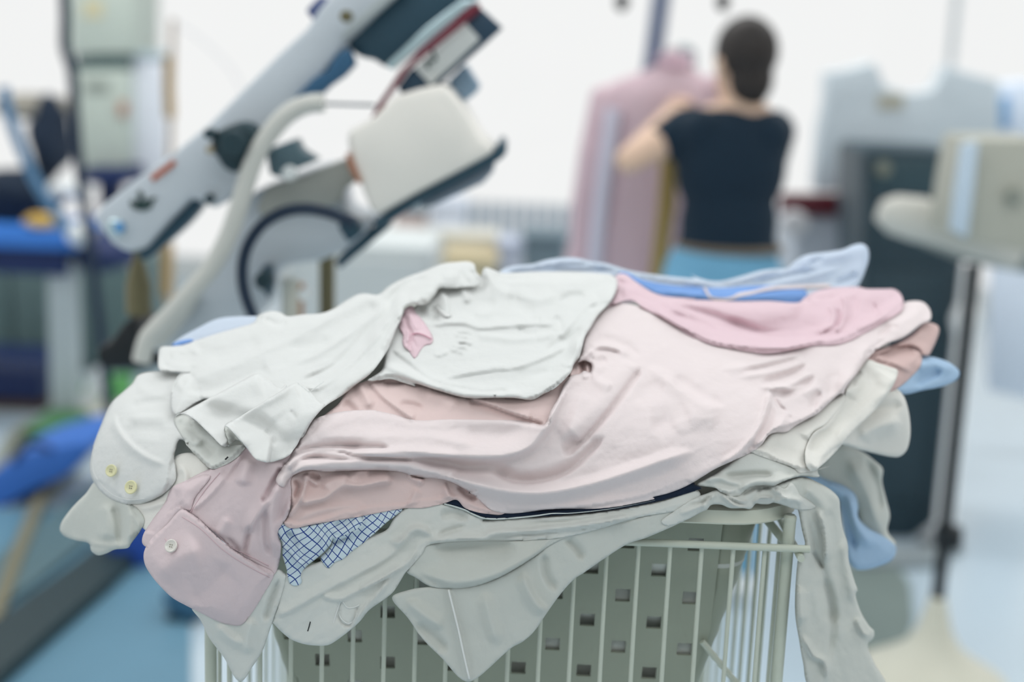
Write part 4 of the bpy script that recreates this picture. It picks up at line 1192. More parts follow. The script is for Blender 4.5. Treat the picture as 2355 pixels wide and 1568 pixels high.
for j in range(len(rows) - 1):
    zm = (rows[j] + rows[j + 1]) / 2
    kz = round((zc0 - zm) / dz)
    inrow = abs(zc0 - kz * dz - zm) < 0.002 and -3 < kz < 12
    for i in range(len(full) - 1):
        xm = (full[i] + full[i + 1]) / 2
        kx = round((xm - xc0) / dx)
        if inrow and abs(xc0 + kx * dx - xm) < 0.002 and (kx + kz) % 2 == 0:
            continue
        quad(full[i], full[i + 1], rows[j], rows[j + 1])
bmesh.ops.remove_doubles(bm, verts=bm.verts, dist=1e-5)
bmesh.ops.dissolve_degenerate(bm, dist=1e-5, edges=bm.edges)
pp = from_bm('perforated_panel', bm, M_CRATE, crate)
s = pp.modifiers.new('thickness', 'SOLIDIFY'); s.thickness, s.offset = 0.0025, -1
# laundry pressed against the holes
fill = loft('packed_laundry', [rounded_loop(taper(q) - 0.009 - 0.005 * math.sin(40 * q), RZT - 0.03 - (DEEP - 0.04) * q) for q in [k / 24 for k in range(25)]], M_WHITE3)
tag(fill, 'white laundry inside the crate, glimpsed through its square holes', 'laundry', kind='stuff')

# ------------------------------------------------------------------ what stands behind
M_PRESS = mat('press_grey_enamel', (204, 211, 218), 0.4, vary=0.03)
M_PRESS_D = mat('press_dark_steel', (52, 80, 96), 0.35, 0.2, vary=0.05)
M_TEALD = mat('dark_teal_plastic', (34, 58, 66), 0.5)
M_NAVYP = mat('navy_plastic', (28, 46, 92), 0.5)
M_PAD = mat('cream_padding', (244, 240, 233), 0.9, vary=0.02, bump=0.2, bscale=40)
M_HOSE = mat('beige_hose', (206, 206, 200), 0.6)
M_CABLE = mat('navy_cable', (20, 40, 62), 0.5)
M_RED = mat('dark_red_felt', (112, 44, 58), 0.7)
M_LABEL = mat('label_white', (205, 208, 206), 0.5)
M_INK = mat('dark_ink', (44, 66, 66), 0.6)
M_ORANGE = mat('orange_sticker', (190, 92, 52), 0.5)
M_OLIVE = mat('olive_bronze', (112, 106, 78), 0.45, 0.2)
M_BRASS = mat('ochre_wood', (176, 142, 82), 0.5)
M_CHROME = mat('pale_chrome', (200, 220, 226), 0.2, 0.9)
M_BLUEP = mat('bright_blue_plastic', (64, 128, 214), 0.45)
M_CREAM = mat('cream_metal', (218, 216, 204), 0.4)
M_PALEGREEN = mat('pale_green_metal', (196, 206, 196), 0.45)
M_GREYGREEN = mat('grey_green_metal', (96, 118, 118), 0.5)
M_BLACK = mat('soft_black', (20, 26, 30), 0.5)
M_WHITEP = mat('white_enamel', (232, 236, 236), 0.35)
M_GREEN = mat('green_plastic', (88, 168, 84), 0.5)
M_BROWN = mat('brown_wood', (78, 62, 50), 0.6)

def discf(name, x, y, Y, rpx, depth, m, parent=None, seg=24):
    r = rpx * mmpx(Y)
    return lathe(name, [(r * 0.9, 0), (r, depth * 0.15), (r, depth * 0.85), (r * 0.85, depth)], m, parent, facing(at(x, y, Y)), seg)

# --- utility ironing press
PY_ = 2.08
press = empty('ironing_press', 'grey ironing press with raised head, cream padded buck and beige steam hose, behind the heap', 'press')
def pp_(name, poly, dY, th, m, par=press, **k):
    return prism(name, poly, PY_ + dY, th, m, par, **k)
arm = pp_('head_arm', [(212, 500), (238, 470), (300, 420), (400, 350), (480, 285), (560, 205), (640, 125), (705, 66), (735, 20), (800, -60), (960, -60), (880, 20), (800, 95), (745, 165), (690, 225),
                  (640, 290), (600, 330), (560, 420), (495, 482), (440, 455), (390, 505), (330, 572), (292, 582), (255, 560)], 0, 0.10, M_PRESS, bev=0.008)
pp_('orange_sticker', [(345, 407), (352, 417), (404, 377), (398, 367)], -0.003, 0.004, M_ORANGE, arm, bev=0)
em = pp_('bird_emblem', [(298, 468), (300, 460), (316, 464), (318, 452), (313, 446), (322, 438), (328, 446), (328, 462), (344, 456), (360, 452), (352, 464), (346, 480), (326, 486), (304, 478)], -0.003, 0.004, M_INK, arm, bev=0)
pb = discf('pivot_bolt', 270, 522, PY_ - 0.002, 20, 0.012, M_CHROME, arm)
discf('bolt_face', 276, 522, PY_ - 0.012, 12, 0.006, mat('blue_bolt', (90, 150, 205), 0.4), pb)
pp_('gas_spring', [(420, 482), (446, 456), (462, 468), (440, 505), (380, 562), (330, 600), (316, 588), (360, 540)], 0.03, 0.05, M_PRESS_D, smooth=3)
pv = pp_('air_valve', [(482, 318), (500, 300), (520, 290), (545, 280), (572, 288), (592, 310), (588, 345), (560, 375), (540, 405), (510, 385), (495, 360), (480, 350)], -0.06, 0.06, M_TEALD, bev=0.01)
discf('valve_port', 540, 328, PY_ - 0.06, 30, 0.02, M_TEALD, pv)
discf('valve_knob', 489, 305, PY_ - 0.05, 12, 0.03, M_TEALD, pv)
discf('valve_nut', 488, 342, PY_ - 0.05, 10, 0.02, mat('tan_nut', (170, 160, 140), 0.5), pv)
pp_('bracket', [(610, 345), (680, 320), (690, 345), (730, 370), (680, 390), (650, 410), (620, 402)], -0.01, 0.05, mat('bracket_grey_teal', (92, 116, 126), 0.45))
discf('arm_bolt', 484, 456, PY_ - 0.003, 11, 0.012, M_TEALD, press)
discf('white_button', 668, 397, PY_ - 0.02, 17, 0.015, M_WHITEP, press)
body = pp_('press_body', [(588, 440), (640, 418), (690, 400), (745, 384), (776, 400), (784, 440), (790, 486), (820, 500), (858, 505), (842, 535), (800, 572), (740, 600), (650, 612), (612, 660), (596, 730), (560, 750), (480, 790), (420, 830), (330, 800),
                          (345, 770), (420, 690), (480, 610), (520, 540), (545, 480)], 0.04, 0.14, M_PRESS, bev=0.01)
pp_('side_plate', [(612, 430), (690, 405), (792, 366), (806, 384), (816, 420), (792, 436), (782, 466), (740, 480), (670, 478), (610, 510), (590, 480)], 0.02, 0.03, mat('press_warm_grey', (172, 174, 168), 0.45), bev=0.004)
tube('steam_hose', [at(x, y, PY_ - 0.06) for x, y in ((745, 236), (705, 240), (662, 262), (622, 305), (588, 360), (566, 420), (548, 480), (522, 550), (482, 620), (420, 690), (370, 745), (340, 778), (325, 830))],
     0.0135, M_HOSE, press, 14, 5)
pp_('lower_cover', [(328, 770), (345, 735), (420, 690), (450, 690), (420, 740), (372, 800), (340, 810)], -0.02, 0.06, M_HOSE, bev=0.01)
tube('cable', [at(x, y, PY_ - 0.05) for x, y in ((815, 512), (785, 500), (752, 488), (700, 480), (650, 488), (605, 515), (572, 560), (558, 610), (560, 660), (575, 710), (600, 760))], 0.0085, M_CABLE, press, 12, 5)
pp_('cable_gland', [(775, 520), (800, 500), (820, 510), (830, 540), (800, 560)], -0.03, 0.05, M_PRESS_D)
tube('post', [at(752, 568, 2.3), at(752, 640, 2.3), at(752, 900, 2.3)], 0.013, M_OLIVE, press, 16)
pp_('foot_strut', [(770, 600), (830, 540), (880, 510), (900, 520), (840, 570), (780, 620)], 0.05, 0.05, M_PRESS_D)
tube('steam_pipe', [at(668, 640, 2.2), at(666, 800, 2.2)], 0.014, M_CREAM, press, 14)
tube('copper_pipe', [at(690, 650, 2.22), at(686, 800, 2.22)], 0.007, mat('copper', (196, 150, 120), 0.4, 0.4), press, 12)
pp_('solenoid', [(600, 615), (618, 612), (626, 655), (616, 690), (602, 660)], 0.0, 0.04, M_PRESS_D)
discf('gauge', 612, 640, PY_, 20, 0.03, M_TEALD, press)
discf('fitting', 705, 672, PY_ + 0.04, 14, 0.03, M_WHITEP, press)
pp_('foot_pedal', [(222, 800), (250, 790), (290, 735), (312, 740), (320, 790), (370, 800), (380, 840), (240, 850), (222, 830)], 0.1, 0.12, M_BLACK, bev=0.01)
tube('leg', [at(800, 760, PY_ + 0.1), Vector((at(800, 760, PY_ + 0.1).x, PY_ + 0.1, 0.03))], 0.05, M_PRESS_D, press, 16)
box('base_plate', (at(860, 800, PY_).x, PY_ + 0.15, 0.02), (0.4, 0.4, 0.04), M_PRESS_D, press, 0.01)
# head
pp_('head_shell', [(790, 95), (830, 50), (880, 10), (960, -60), (1110, -60), (1086, 2), (1020, 60), (950, 115), (893, 160), (860, 138), (820, 130)], 0.02, 0.16, M_PRESS_D, bev=0.01)
pp_('head_rim', [(788, 96), (840, 55), (900, 2), (960, -50), (935, -60), (870, -5), (800, 60), (786, 82)], -0.01, 0.03, mat('pale_grey_rim', (176, 184, 186), 0.4), bev=0.003)
pp_('head_rail', [(1088, -2), (1060, -2), (980, 60), (886, 148), (902, 162), (960, 110), (1030, 55), (1102, 2)], -0.02, 0.03, M_CHROME, bev=0.003)
pp_('red_strip', [(1084, 12), (1104, 8), (1106, 24), (1050, 70), (985, 122), (940, 160), (912, 200), (888, 232), (870, 268), (856, 284), (852, 274), (866, 242), (890, 208), (918, 165), (960, 120), (1020, 68)],
    -0.028, 0.012, M_RED, bev=0.002)
face = pp_('head_face', [(1106, 18), (1130, 40), (1156, 64), (1110, 106), (1060, 150), (1000, 202), (946, 250), (928, 226), (914, 200), (940, 164), (1000, 115), (1060, 66)], -0.018, 0.05, mat('head_navy_steel', (44, 68, 88), 0.4, 0.1), bev=0.003)
lab = pp_('paper_label', [(1072, 54), (1104, 90), (1050, 142), (990, 196), (952, 155), (1010, 105)], -0.022, 0.005, M_LABEL, face, bev=0.001)
tube('label_mark', [at(x, y, PY_ - 0.024) for x, y in ((992, 112), (1002, 136), (990, 142), (982, 140), (984, 158))], 0.0022, M_INK, lab, 8)
pp_('head_bracket', [(1070, 146), (1104, 200), (1094, 214), (1070, 234), (1046, 212), (1030, 186)], 0.04, 0.06, mat('blue_grey_bracket', (140, 166, 188), 0.4), bev=0.004)
pp_('head_lug', [(702, 24), (735, -10), (768, -4), (752, 30), (728, 56)], 0.02, 0.05, mat('violet_grey_lug', (84, 96, 138), 0.5), bev=0.004)
pp_('blue_guard', [(676, 224), (720, 180), (752, 162), (772, 126), (800, 108), (816, 148), (790, 176), (756, 200), (720, 236)], -0.012, 0.04, mat('guard_blue_steel', (52, 96, 130), 0.4), bev=0.004)
discf('head_bolt', 800, 38, PY_ - 0.03, 13, 0.03, M_OLIVE, press)
tube('return_wire', [at(712, 238, PY_ - 0.01), at(790, 240, PY_ - 0.01), at(862, 242, PY_ - 0.01)], 0.0022, M_PRESS_D, press, 8)
# buck
buck = pp_('buck_pad', [(794, 312), (806, 298), (860, 268), (905, 222), (960, 205), (1020, 192), (1040, 214), (1075, 262), (1108, 320), (1142, 348), (1060, 392), (960, 444), (862, 500), (846, 470), (830, 430), (808, 372)], -0.04, 0.16, M_PAD, bev=0.016)
pp_('buck_edge', [(856, 508), (960, 448), (1060, 394), (1140, 346), (1148, 324), (1162, 326), (1166, 352), (1150, 368), (1060, 416), (960, 470), (884, 520), (862, 524)], -0.03, 0.12, M_PRESS_D, bev=0.004)
pp_('buck_belly', [(960, 472), (1060, 416), (1138, 374), (1136, 394), (1110, 422), (1050, 450), (985, 478)], 0.0, 0.1, mat('belly_grey', (140, 152, 166), 0.4), bev=0.006)
pp_('copper_trim', [(794, 352), (804, 360), (832, 422), (822, 424), (800, 384)], -0.045, 0.03, mat('copper_trim', (176, 124, 100), 0.4, 0.3), bev=0.002)

# --- left: table, cabinets, hoses
tb = empty('side_table', 'blue-topped work table on one white leg at the left edge', 'table')
TY = on_floor(128, 1005).y
def table_top(Y=TY):
    a, b = at(-420, 528, Y), at(176, 540, Y)
    box('table_top', ((a.x + b.x) / 2, Y + 0.2, a.z - 0.0), (b.x - a.x, 0.45, 0.075), M_BLUEP, tb, 0.01)
    box('apron', ((a.x + b.x) / 2 - .02, Y + 0.2, a.z - 0.09), (b.x - a.x - 0.06, 0.36, 0.11), M_NAVYP, tb, 0.006)
    p = at(126, 600, Y)
    box('leg', (p.x, Y + 0.1, (p.z + 0.02) / 2), (0.105, 0.08, p.z - 0.02), mat('pale_leg_enamel', (186, 196, 198), 0.4), tb, 0.006)
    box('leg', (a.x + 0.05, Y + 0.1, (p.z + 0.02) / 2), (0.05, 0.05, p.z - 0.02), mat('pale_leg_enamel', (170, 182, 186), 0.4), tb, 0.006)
    return a.z + 0.0375
tz = table_top()
def blob(name, c, s, m, parent=None, seg=3, amp=0.12, seed=0):
    bm = bmesh.new()
    bmesh.ops.create_icosphere(bm, subdivisions=seg, radius=1)
    for v in bm.verts:
        n = v.co.copy()
        k = 1 + amp * math.sin(3.1 * n.x + seed) * math.cos(2.7 * n.y + 1.3 * seed) + amp * 0.6 * math.sin(5.3 * n.z + 2 * seed + 2 * n.x)
        v.co = Vector((n.x * s[0] * k, n.y * s[1] * k, n.z * s[2] * k)) + Vector(c)
    return from_bm(name, bm, m, parent, True)
p = at(185, 536, TY - 0.08)
blob('corner_bumper', p, (0.055, 0.055, 0.048), M_WHITEP, tb, amp=0.05)
p = at(96, 546, TY + 0.02); p.z = tz + 0.028
tag(blob('sponge', p, (0.06, 0.04, 0.03), mat('yellow_sponge', (216, 178, 96), 0.8), amp=0.15, seed=2), 'yellow sponge lying on the blue table top', 'sponge')
cb = empty('floor_cabinet', 'dull grey-green cabinet standing on the floor behind the blue table', 'cabinet')
CBY = 6.4
a, b = at(-300, 580, CBY), at(330, 580, CBY)
box('body', ((a.x + b.x) / 2, CBY + .3, a.z / 2), (b.x - a.x, 0.5, a.z), M_GREYGREEN, cb, 0.01)
for k in range(2):
    w = (b.x - a.x) / 2
    d = box('door', (a.x + w * (k + 0.5), CBY + .04, a.z / 2), (w - 0.02, 0.02, a.z - .1), M_GREYGREEN, cb, 0.006)
    tube('handle', [(a.x + w * (k + 0.5) + w * 0.4, CBY + .02, 0.5), (a.x + w * (k + 0.5) + w * 0.4, CBY + .02, 0.62)], 0.008, M_CREAM, d, 8)
# tall steam unit against the windows
SUY = 6.9
su = empty('steam_unit', 'pale green box-shaped steam unit in two stacked halves against the window', 'machine')
def slabpx(name, x0, y0, x1, y1, Y, th, m, par, bev=0.008):
    return prism(name, [(x0, y0), (x1, y0), (x1, y1), (x0, y1)], Y, th, m, par, bev)
slabpx('upper_box', 160, -60, 306, 124, SUY, 0.5, M_PALEGREEN, su, 0.012)
slabpx('middle_band', 172, 126, 296, 160, SUY + .04, 0.4, M_GREYGREEN, su)
slabpx('lower_box', 174, 160, 294, 384, SUY, 0.5, M_PALEGREEN, su, 0.012)
slabpx('tray', 188, 388, 300, 424, SUY - .15, 0.6, M_NAVYP, su, 0.01)
q = slabpx('warning_label', 192, 0, 236, 40, SUY - 0.006, 0.005, mat('yellowish_label', (214, 206, 170), 0.5), su, 0)
slabpx('nameplate', 196, 186, 250, 214, SUY - 0.006, 0.005, mat('grey_plate', (150, 158, 150), 0.5), su, 0)
slabpx('lamp', 272, 234, 292, 268, SUY - .02, 0.02, mat('amber_lamp', (190, 140, 120), 0.4), su, 0.004)
c0 = at(235, 424, SUY)
box('stand', (c0.x, SUY + .15, c0.z / 2), (0.10, 0.10, c0.z), M_NAVYP, su, 0.006)
dp = empty('dividing_panel', 'translucent white panel beside the pale green steam unit', 'panel')
slabpx('panel_sheet', 306, 130, 382, 420, SUY + .1, 0.02, mat('white_panel', (232, 236, 244), 0.5), dp, 0.004)
slabpx('panel_rail', 308, 118, 388, 132, SUY + .08, 0.04, mat('pale_rail', (196, 214, 220), 0.4), dp, 0.004)
c1 = at(344, 420, SUY + .1)
box('panel_post', (c1.x, SUY + .12, c1.z / 2), (0.04, 0.04, c1.z), M_WHITEP, dp)

def hose(name, pts, r, m, label, cat='hose', k=6):
    o = tube(name, pts, r, m, None, 12, k)
    return tag(o, label, cat)
hose('air_hose', [at(x, y, 4.2) for x, y in ((146, -60), (150, 40), (150, 110), (165, 160), (172, 260), (182, 380), (196, 480), (212, 600), (226, 720), (240, 840), (256, 960))], 0.0155, M_CABLE,
     'dark blue air hose hanging straight down in front of the pale green unit')
hose('air_hose', [at(x, y, 4.3) for x, y in ((8, 200), (20, 260), (52, 350), (95, 440), (135, 500), (152, 530))], 0.017, mat('blue_grey_hose', (88, 130, 166), 0.5),
     'blue-grey hose slanting down to the blue table at the left edge')
hose('water_hose', [on_floor(x, y, .03) for x, y in ((-20, 1440), (10, 1360), (50, 1250), (100, 1140), (150, 1080), (230, 1000), (320, 960))], 0.022, mat('olive_hose', (128, 124, 102), 0.6),
     'long olive hose sweeping up from the lower left corner')
hose('water_hose', [on_floor(x, y, .03) for x, y in ((-30, 1120), (10, 1050), (36, 1005), (80, 978), (160, 975))], 0.024, mat('grey_hose', (140, 142, 126), 0.6),
     'short grey-beige hose looping at the foot of the white table leg')
dk = at(104, 320, 3.05)
tag(blob('garment_bundle', at(112, 320, TY + .3), (0.085, 0.12, 0.16), mat('dark_navy_cloth', (26, 40, 58), 0.9), seed=1, amp=0.15), 'dark navy clothes bundled on the rail at the left', 'clothes')
tag(blob('garment_bundle', at(40, 450, TY + .25), (0.18, 0.14, 0.12), mat('dark_navy_cloth', (26, 40, 58), 0.9), seed=3, amp=0.15), 'dark clothes heaped above the blue table at the left edge', 'clothes')
tag(blob('garment_bundle', at(80, 248, TY + .35), (0.15, 0.1, 0.06), mat('taupe_cloth', (150, 146, 136), 0.9), seed=5), 'taupe cloth lying on top of the navy bundle', 'clothes')
tag(blob('garment_bundle', at(160, 435, TY + .2), (0.09, 0.09, 0.04), M_WHITEP, seed=6), 'small white cloth tucked beside the dark hose above the table', 'clothes')
tag(blob('garment_bundle', at(245, 575, TY + .15), (0.13, 0.14, 0.09), M_NAVYP, seed=7), 'navy cloth hanging under the lower end of the press arm', 'clothes')
st = empty('ochre_stand', 'thin stand with an ochre grip and a slack cord, in front of the bright window', 'stand')
tube('rod', [at(398, 44, 4.6), at(392, 300, 4.6), at(386, 700, 4.6), Vector((at(380, 700, 4.6).x, 4.6, 0.02))], 0.009, mat('tan_rod', (186, 168, 150), 0.5), st, 10)
tube('grip', [at(389, 130, 4.6), at(388, 200, 4.6), at(391, 270, 4.6)], 0.017, M_BRASS, st, 12)
tube('lower_grip', [at(386, 560, 4.6), at(384, 680, 4.6)], 0.018, M_BRASS, st, 12)
tube('cord', [at(400, 50, 4.6), at(450, 82, 4.6), at(500, 125, 4.6), at(540, 172, 4.6), at(570, 240, 4.6)], 0.002, mat('pale_cord', (206, 206, 214), 0.6), st, 6, 4)
lathe('foot', [(0.12, 0), (0.12, 0.01), (0.02, 0.025)], M_OLIVE, st, Matrix.Translation((at(380, 700, 4.6).x, 4.6, 0)))
bt = at(318, 655, 2.2)
ob = lathe('oil_bottle', [(0.012, -0.05), (0.02, -0.045), (0.02, 0.0), (0.012, 0.03), (0.008, 0.04), (0.008, 0.05)], M_OLIVE, press, Matrix.Translation(bt), 18)
tube('bottle_strap', [bt + Vector((0, 0, 0.05)), bt + Vector((-0.006, 0, 0.09)), bt + Vector((0.01, 0, 0.13))], 0.007, mat('grey_teal_strap', (92, 108, 106), 0.6), ob, 10, 4)
# low things on the floor, left
bs = empty('floor_beam', 'white slanting beam on the floor beside the table leg', 'beam')
prism('beam', [(158, 965), (180, 930), (212, 850), (240, 858), (246, 880), (190, 970), (168, 985)], on_floor(165, 985).y, 0.08, M_WHITEP, bs, 0.004)
def crate_px(name, x0, y0, x1, y1, Y, d, m, label, cat, lid=None):
    e = empty(name, label, cat)
    A, B = at(x0, y1, Y), at(x1, y0, Y)
    h = B.z - A.z; w = B.x - A.x
    c = Vector(((A.x + B.x) / 2, Y + d / 2, (A.z + B.z) / 2))
    box('body', c, (w, d, h), m, e, 0.008)
    if lid is not None:
        box('lid', (c.x, c.y, B.z + 0.008), (w + 0.01, d + 0.01, 0.016), lid, e, 0.005)
    return e
crate_px('storage_box', 60, 1000, 150, 1052, on_floor(100, 1052).y, 0.3, mat('dull_green_plastic', (66, 120, 74), 0.5), 'dull green plastic box low down behind the hoses', 'box', mat('dull_green_plastic', (66, 120, 74), 0.5))
crate_px('storage_box', 180, 908, 262, 960, on_floor(220, 960).y, 0.3, M_GREEN, 'bright green plastic box behind the white slanting beam', 'box', M_GREEN)
crate_px('storage_box', -120, 862, 92, 920, on_floor(0, 1010).y + .45, 0.5, M_NAVYP, 'navy storage box under the table at the left edge', 'box', M_NAVYP)
crate_px('storage_box', -120, 926, 96, 1010, on_floor(0, 1010).y + .42, 0.55, M_BROWN, 'dark brown storage box under the navy one', 'box')
crate_px('paper_roll', 180, 962, 250, 1000, on_floor(210, 1000).y, 0.2, M_CREAM, 'cream carton lying behind the left button cuff', 'carton', M_CREAM)
bb = empty('laundry_bag', 'bright blue laundry bag lying at the lower left', 'bag')
bmb = [(-40, 1110), (30, 1060), (110, 1035), (200, 1018), (196, 1050), (150, 1095), (70, 1130), (0, 1168), (-50, 1180)]
prism('bag_body', bmb, on_floor(60, 1170).y, 0.4, mat('blue_nylon', (62, 116, 200), 0.6), bb, 0.02, 3)
tube('handle', [at(30, 1065, on_floor(60, 1170).y), at(70, 1020, on_floor(60, 1170).y + .02), at(120, 1035, on_floor(60, 1170).y)], 0.01, M_NAVYP, bb, 8, 5)
bb2 = empty('laundry_bag', 'deep blue laundry bag showing under the dangling white sleeve', 'bag')
prism('bag_body', [(235, 1225), (330, 1200), (345, 1260), (330, 1310), (262, 1296)], on_floor(290, 1310).y, 0.3, mat('deep_blue_nylon', (44, 82, 170), 0.6), bb2, 0.02, 3)
tube('handle', [at(250, 1235, on_floor(290, 1310).y), at(285, 1190, on_floor(290, 1310).y), at(320, 1215, on_floor(290, 1310).y)], 0.006, M_NAVYP, bb2, 8, 5)
bb3 = empty('floor_pad', 'dark blue-grey pad on the floor beneath the mauve pink cuff', 'pad')
prism('pad_body', [(372, 1370), (430, 1370), (470, 1400), (450, 1425), (400, 1418)], on_floor(420, 1436).y, 0.2, mat('slate_blue_rubber', (56, 100, 130), 0.6), bb3, 0.01, 3)
prism('pad_sole', [(380, 1420), (448, 1428), (446, 1436), (384, 1430)], on_floor(420, 1436).y, 0.2, M_TEALD, bb3, 0.002)
def flat(name, poly, h, m, parent=None, bev=0.006):
    """a low slab lying on the floor"""
    bm = bmesh.new()
    f = bm.faces.new([bm.verts.new(on_floor(x, y, h)) for x, y in poly])
    r = bmesh.ops.extrude_face_region(bm, geom=[f])
    for v in r['geom']:
        if isinstance(v, bmesh.types.BMVert):
            v.co.z = 0.001
    bmesh.ops.recalc_face_normals(bm, faces=bm.faces)
    bmesh.ops.triangulate(bm, faces=[f for f in bm.faces if len(f.verts) > 4])
    return from_bm(name, bm, m, parent)
shade_sheet = flat('floor_shade', [(-200, 1170), (300, 1170), (400, 1310), (438, 1440), (440, 1700), (-200, 1700)], 0.008, mat('teal_floor_shade', (100, 142, 164), 0.5, vary=0.15, vscale=3))  # thin teal sheet: the shaded floor darkened by colour
tag(shade_sheet, 'dull teal sheet standing in for the floor shade at the lower left', 'mat')
bx = empty('floor_slabs', 'dark slate slabs lying slantwise on the floor in the lower left corner', 'slab')  # two low slabs, one dark and one mid slate
flat('dark_slab', [(-80, 1480), (60, 1372), (180, 1286), (290, 1196), (345, 1236), (250, 1330), (120, 1440), (-60, 1600)], 0.05, mat('dark_slate', (40, 58, 62), 0.5), bx)
flat('mid_slab', [(-80, 1330), (100, 1196), (230, 1100), (270, 1130), (200, 1240), (60, 1350), (-80, 1440)], 0.03, mat('mid_slate', (92, 118, 124), 0.45), bx)

# --- far middle: tables with cartons
ft = empty('sorting_table', 'long pale sorting table far behind, under the windows', 'table')
FY = 5.6
a, b = at(840, 640, FY), at(1330, 640, FY)
zt_ = at(1000, 640, FY).z
box('table_top', ((a.x + b.x) / 2, FY + 0.3, zt_ - 0.02), (b.x - a.x + 0.3, 0.7, 0.04), mat('pale_grey_laminate', (196, 202, 204), 0.5), ft)
for x in (a.x, b.x):
    for y in (FY + 0.02, FY + 0.58):
        box('leg', (x, y, (zt_ - 0.04) / 2), (0.05, 0.05, zt_ - 0.04), M_GREYGREEN, ft)
def on_table(name, x0, y0, x1, m, label, cat, dy=0.0, lid=None):
    A, B = at(x0, y0, FY), at(x1, y0, FY)
    h = A.z - zt_
    e = empty(name, label, cat)
    box('body', ((A.x + B.x) / 2, FY + 0.15 + dy, zt_ + h / 2), (B.x - A.x, 0.25, h), m, e, 0.01)
    if lid is not None:
        box('lid', ((A.x + B.x) / 2, FY + 0.15 + dy, zt_ + h + 0.01), (B.x - A.x + 0.02, 0.27, 0.02), lid, e, 0.005)
    return e
on_table('carton', 882, 556, 1140, M_CREAM, 'wide cream carton on the far sorting table, left of the small tan one', 'carton', 0.12, M_CREAM)
on_table('carton', 1030, 590, 1140, mat('tan_card', (214, 202, 168), 0.7), 'small tan carton in front of the wide cream one on the far table', 'carton', -0.14, mat('tan_card2', (206, 192, 158), 0.7))
on_table('carton', 1148, 570, 1200, mat('lilac_card', (190, 198, 216), 0.6), 'narrow lilac-grey carton on the far sorting table', 'carton', 0, mat('lilac_card', (190, 198, 216), 0.6))
on_table('carton', 1206, 552, 1300, mat('slate_card', (110, 128, 138), 0.6), 'slate grey carton on the far table beside the hanging pink shirt', 'carton', 0, mat('slate_card', (110, 128, 138), 0.6))
on_table('carton', 890, 512, 962, mat('rosy_card', (196, 180, 180), 0.6), 'rosy grey carton standing behind the cream carton', 'carton', 0.3, mat('slate_card', (110, 128, 138), 0.6))
on_table('carton', 975, 500, 1060, mat('pale_lilac_card', (206, 214, 228), 0.6), 'pale lilac carton standing behind the cream carton', 'carton', 0.34, mat('pale_lilac_card', (206, 214, 228), 0.6))
pcab = empty('low_cupboard', 'white low cupboard behind the press, below the cream carton', 'cupboard')
a, b = at(780, 570, 4.6), at(870, 570, 4.6)
box('body', ((a.x + b.x) / 2, 4.9, a.z / 2), (b.x - a.x + .35, 0.5, a.z), mat('white_laminate', (206, 212, 212), 0.5), pcab)
box('door', ((a.x + b.x) / 2, 4.64, a.z / 2), (b.x - a.x + .30, 0.02, a.z - .08), mat('white_laminate', (206, 212, 212), 0.5), pcab)
lw = empty('radiator', 'grey radiator under the far windows', 'radiator')
for k in range(26):
    x = at(1000, 500, 8.8).x + k * 0.07
    box('fin', (x, 8.82, 0.30), (0.055, 0.08, 0.60), mat('radiator_grey', (176, 186, 196), 0.5), lw, 0.012)
box('pipe', (at(1000, 500, 8.8).x + 0.9, 8.82, 0.16), (1.9, 0.04, 0.04), mat('radiator_grey', (176, 186, 196), 0.5), lw)

# --- right: shirt finishing machine, dark cabinet, sleeve board, stand
fm = empty('shirt_finisher', 'grey shirt finishing machine with a notched top plate and red bar, right of the person', 'machine')
FY2 = 5.2
prism('top_plate', [(1902, 166), (1960, 158), (2008, 142), (2022, 160), (2036, 196), (2080, 212), (2110, 214), (2150, 206), (2168, 178), (2176, 150), (2230, 168), (2300, 186), (2300, 330), (2290, 440), (1876, 440), (1886, 300), (1900, 235)],
      FY2, 0.12, mat('finisher_blue_grey', (206, 216, 222), 0.4), fm, 0.01)
slabpx('warning_plate', 2020, 218, 2078, 250, FY2 - 0.006, 0.006, mat('sand_plate', (186, 182, 164), 0.5), fm, 0)
slabpx('red_bar', 1800, 448, 1990, 496, FY2 - 0.02, 0.08, mat('dark_red_enamel', (92, 34, 44), 0.4), fm, 0.008)
slabpx('red_valve', 1936, 412, 1976, 470, FY2 - 0.05, 0.05, mat('brick_red_enamel', (146, 66, 58), 0.4), fm, 0.008)
discf('white_knob', 1824, 512, FY2 - 0.03, 30, 0.05, mat('knob_white', (214, 214, 216), 0.4), fm)
slabpx('lower_body', 1830, 498, 1990, 900, FY2 + 0.02, 0.4, mat('finisher_grey', (190, 198, 208), 0.4), fm, 0.01)
p = at(1900, 900, FY2); box('plinth', (p.x, FY2 + 0.3, 0.15), (0.25, 0.4, 0.30), mat('finisher_grey', (190, 198, 208), 0.4), fm)
dc = empty('dark_cabinet', 'tall dark teal cabinet at the right, behind the raised blue sleeve', 'cabinet')
DY = on_floor(2100, 1238).y
A, B = at(1985, 700, DY), at(2232, 700, DY)
zt2 = at(2100, 346, DY).z
zb2 = at(2100, 1235, DY).z
def dark(name, x0, y0, x1, y1, Y, th, m, par, bev=0.01):
    return slabpx(name, x0, y0, x1, y1, Y, th, m, par, bev)
prism('body', [(1988, 350), (2010, 342), (2215, 350), (2222, 360), (2206, 1000), (2196, 1180), (2150, 1200), (2100, 1236), (2060, 1240), (1984, 1236)], DY, 0.4, mat('dark_teal_enamel', (42, 62, 72), 0.45), dc, 0.02)
for x in (A.x + 0.06, A.x + 0.2):
    box('foot', (x, DY + 0.2, 0.015), (0.05, 0.3, 0.03), M_BLACK, dc)
prism('display_panel', [(2008, 362), (2196, 366), (2186, 448), (2006, 440)], DY - 0.008, 0.012, mat('panel_teal', (56, 78, 86), 0.4), dc, 0.003)
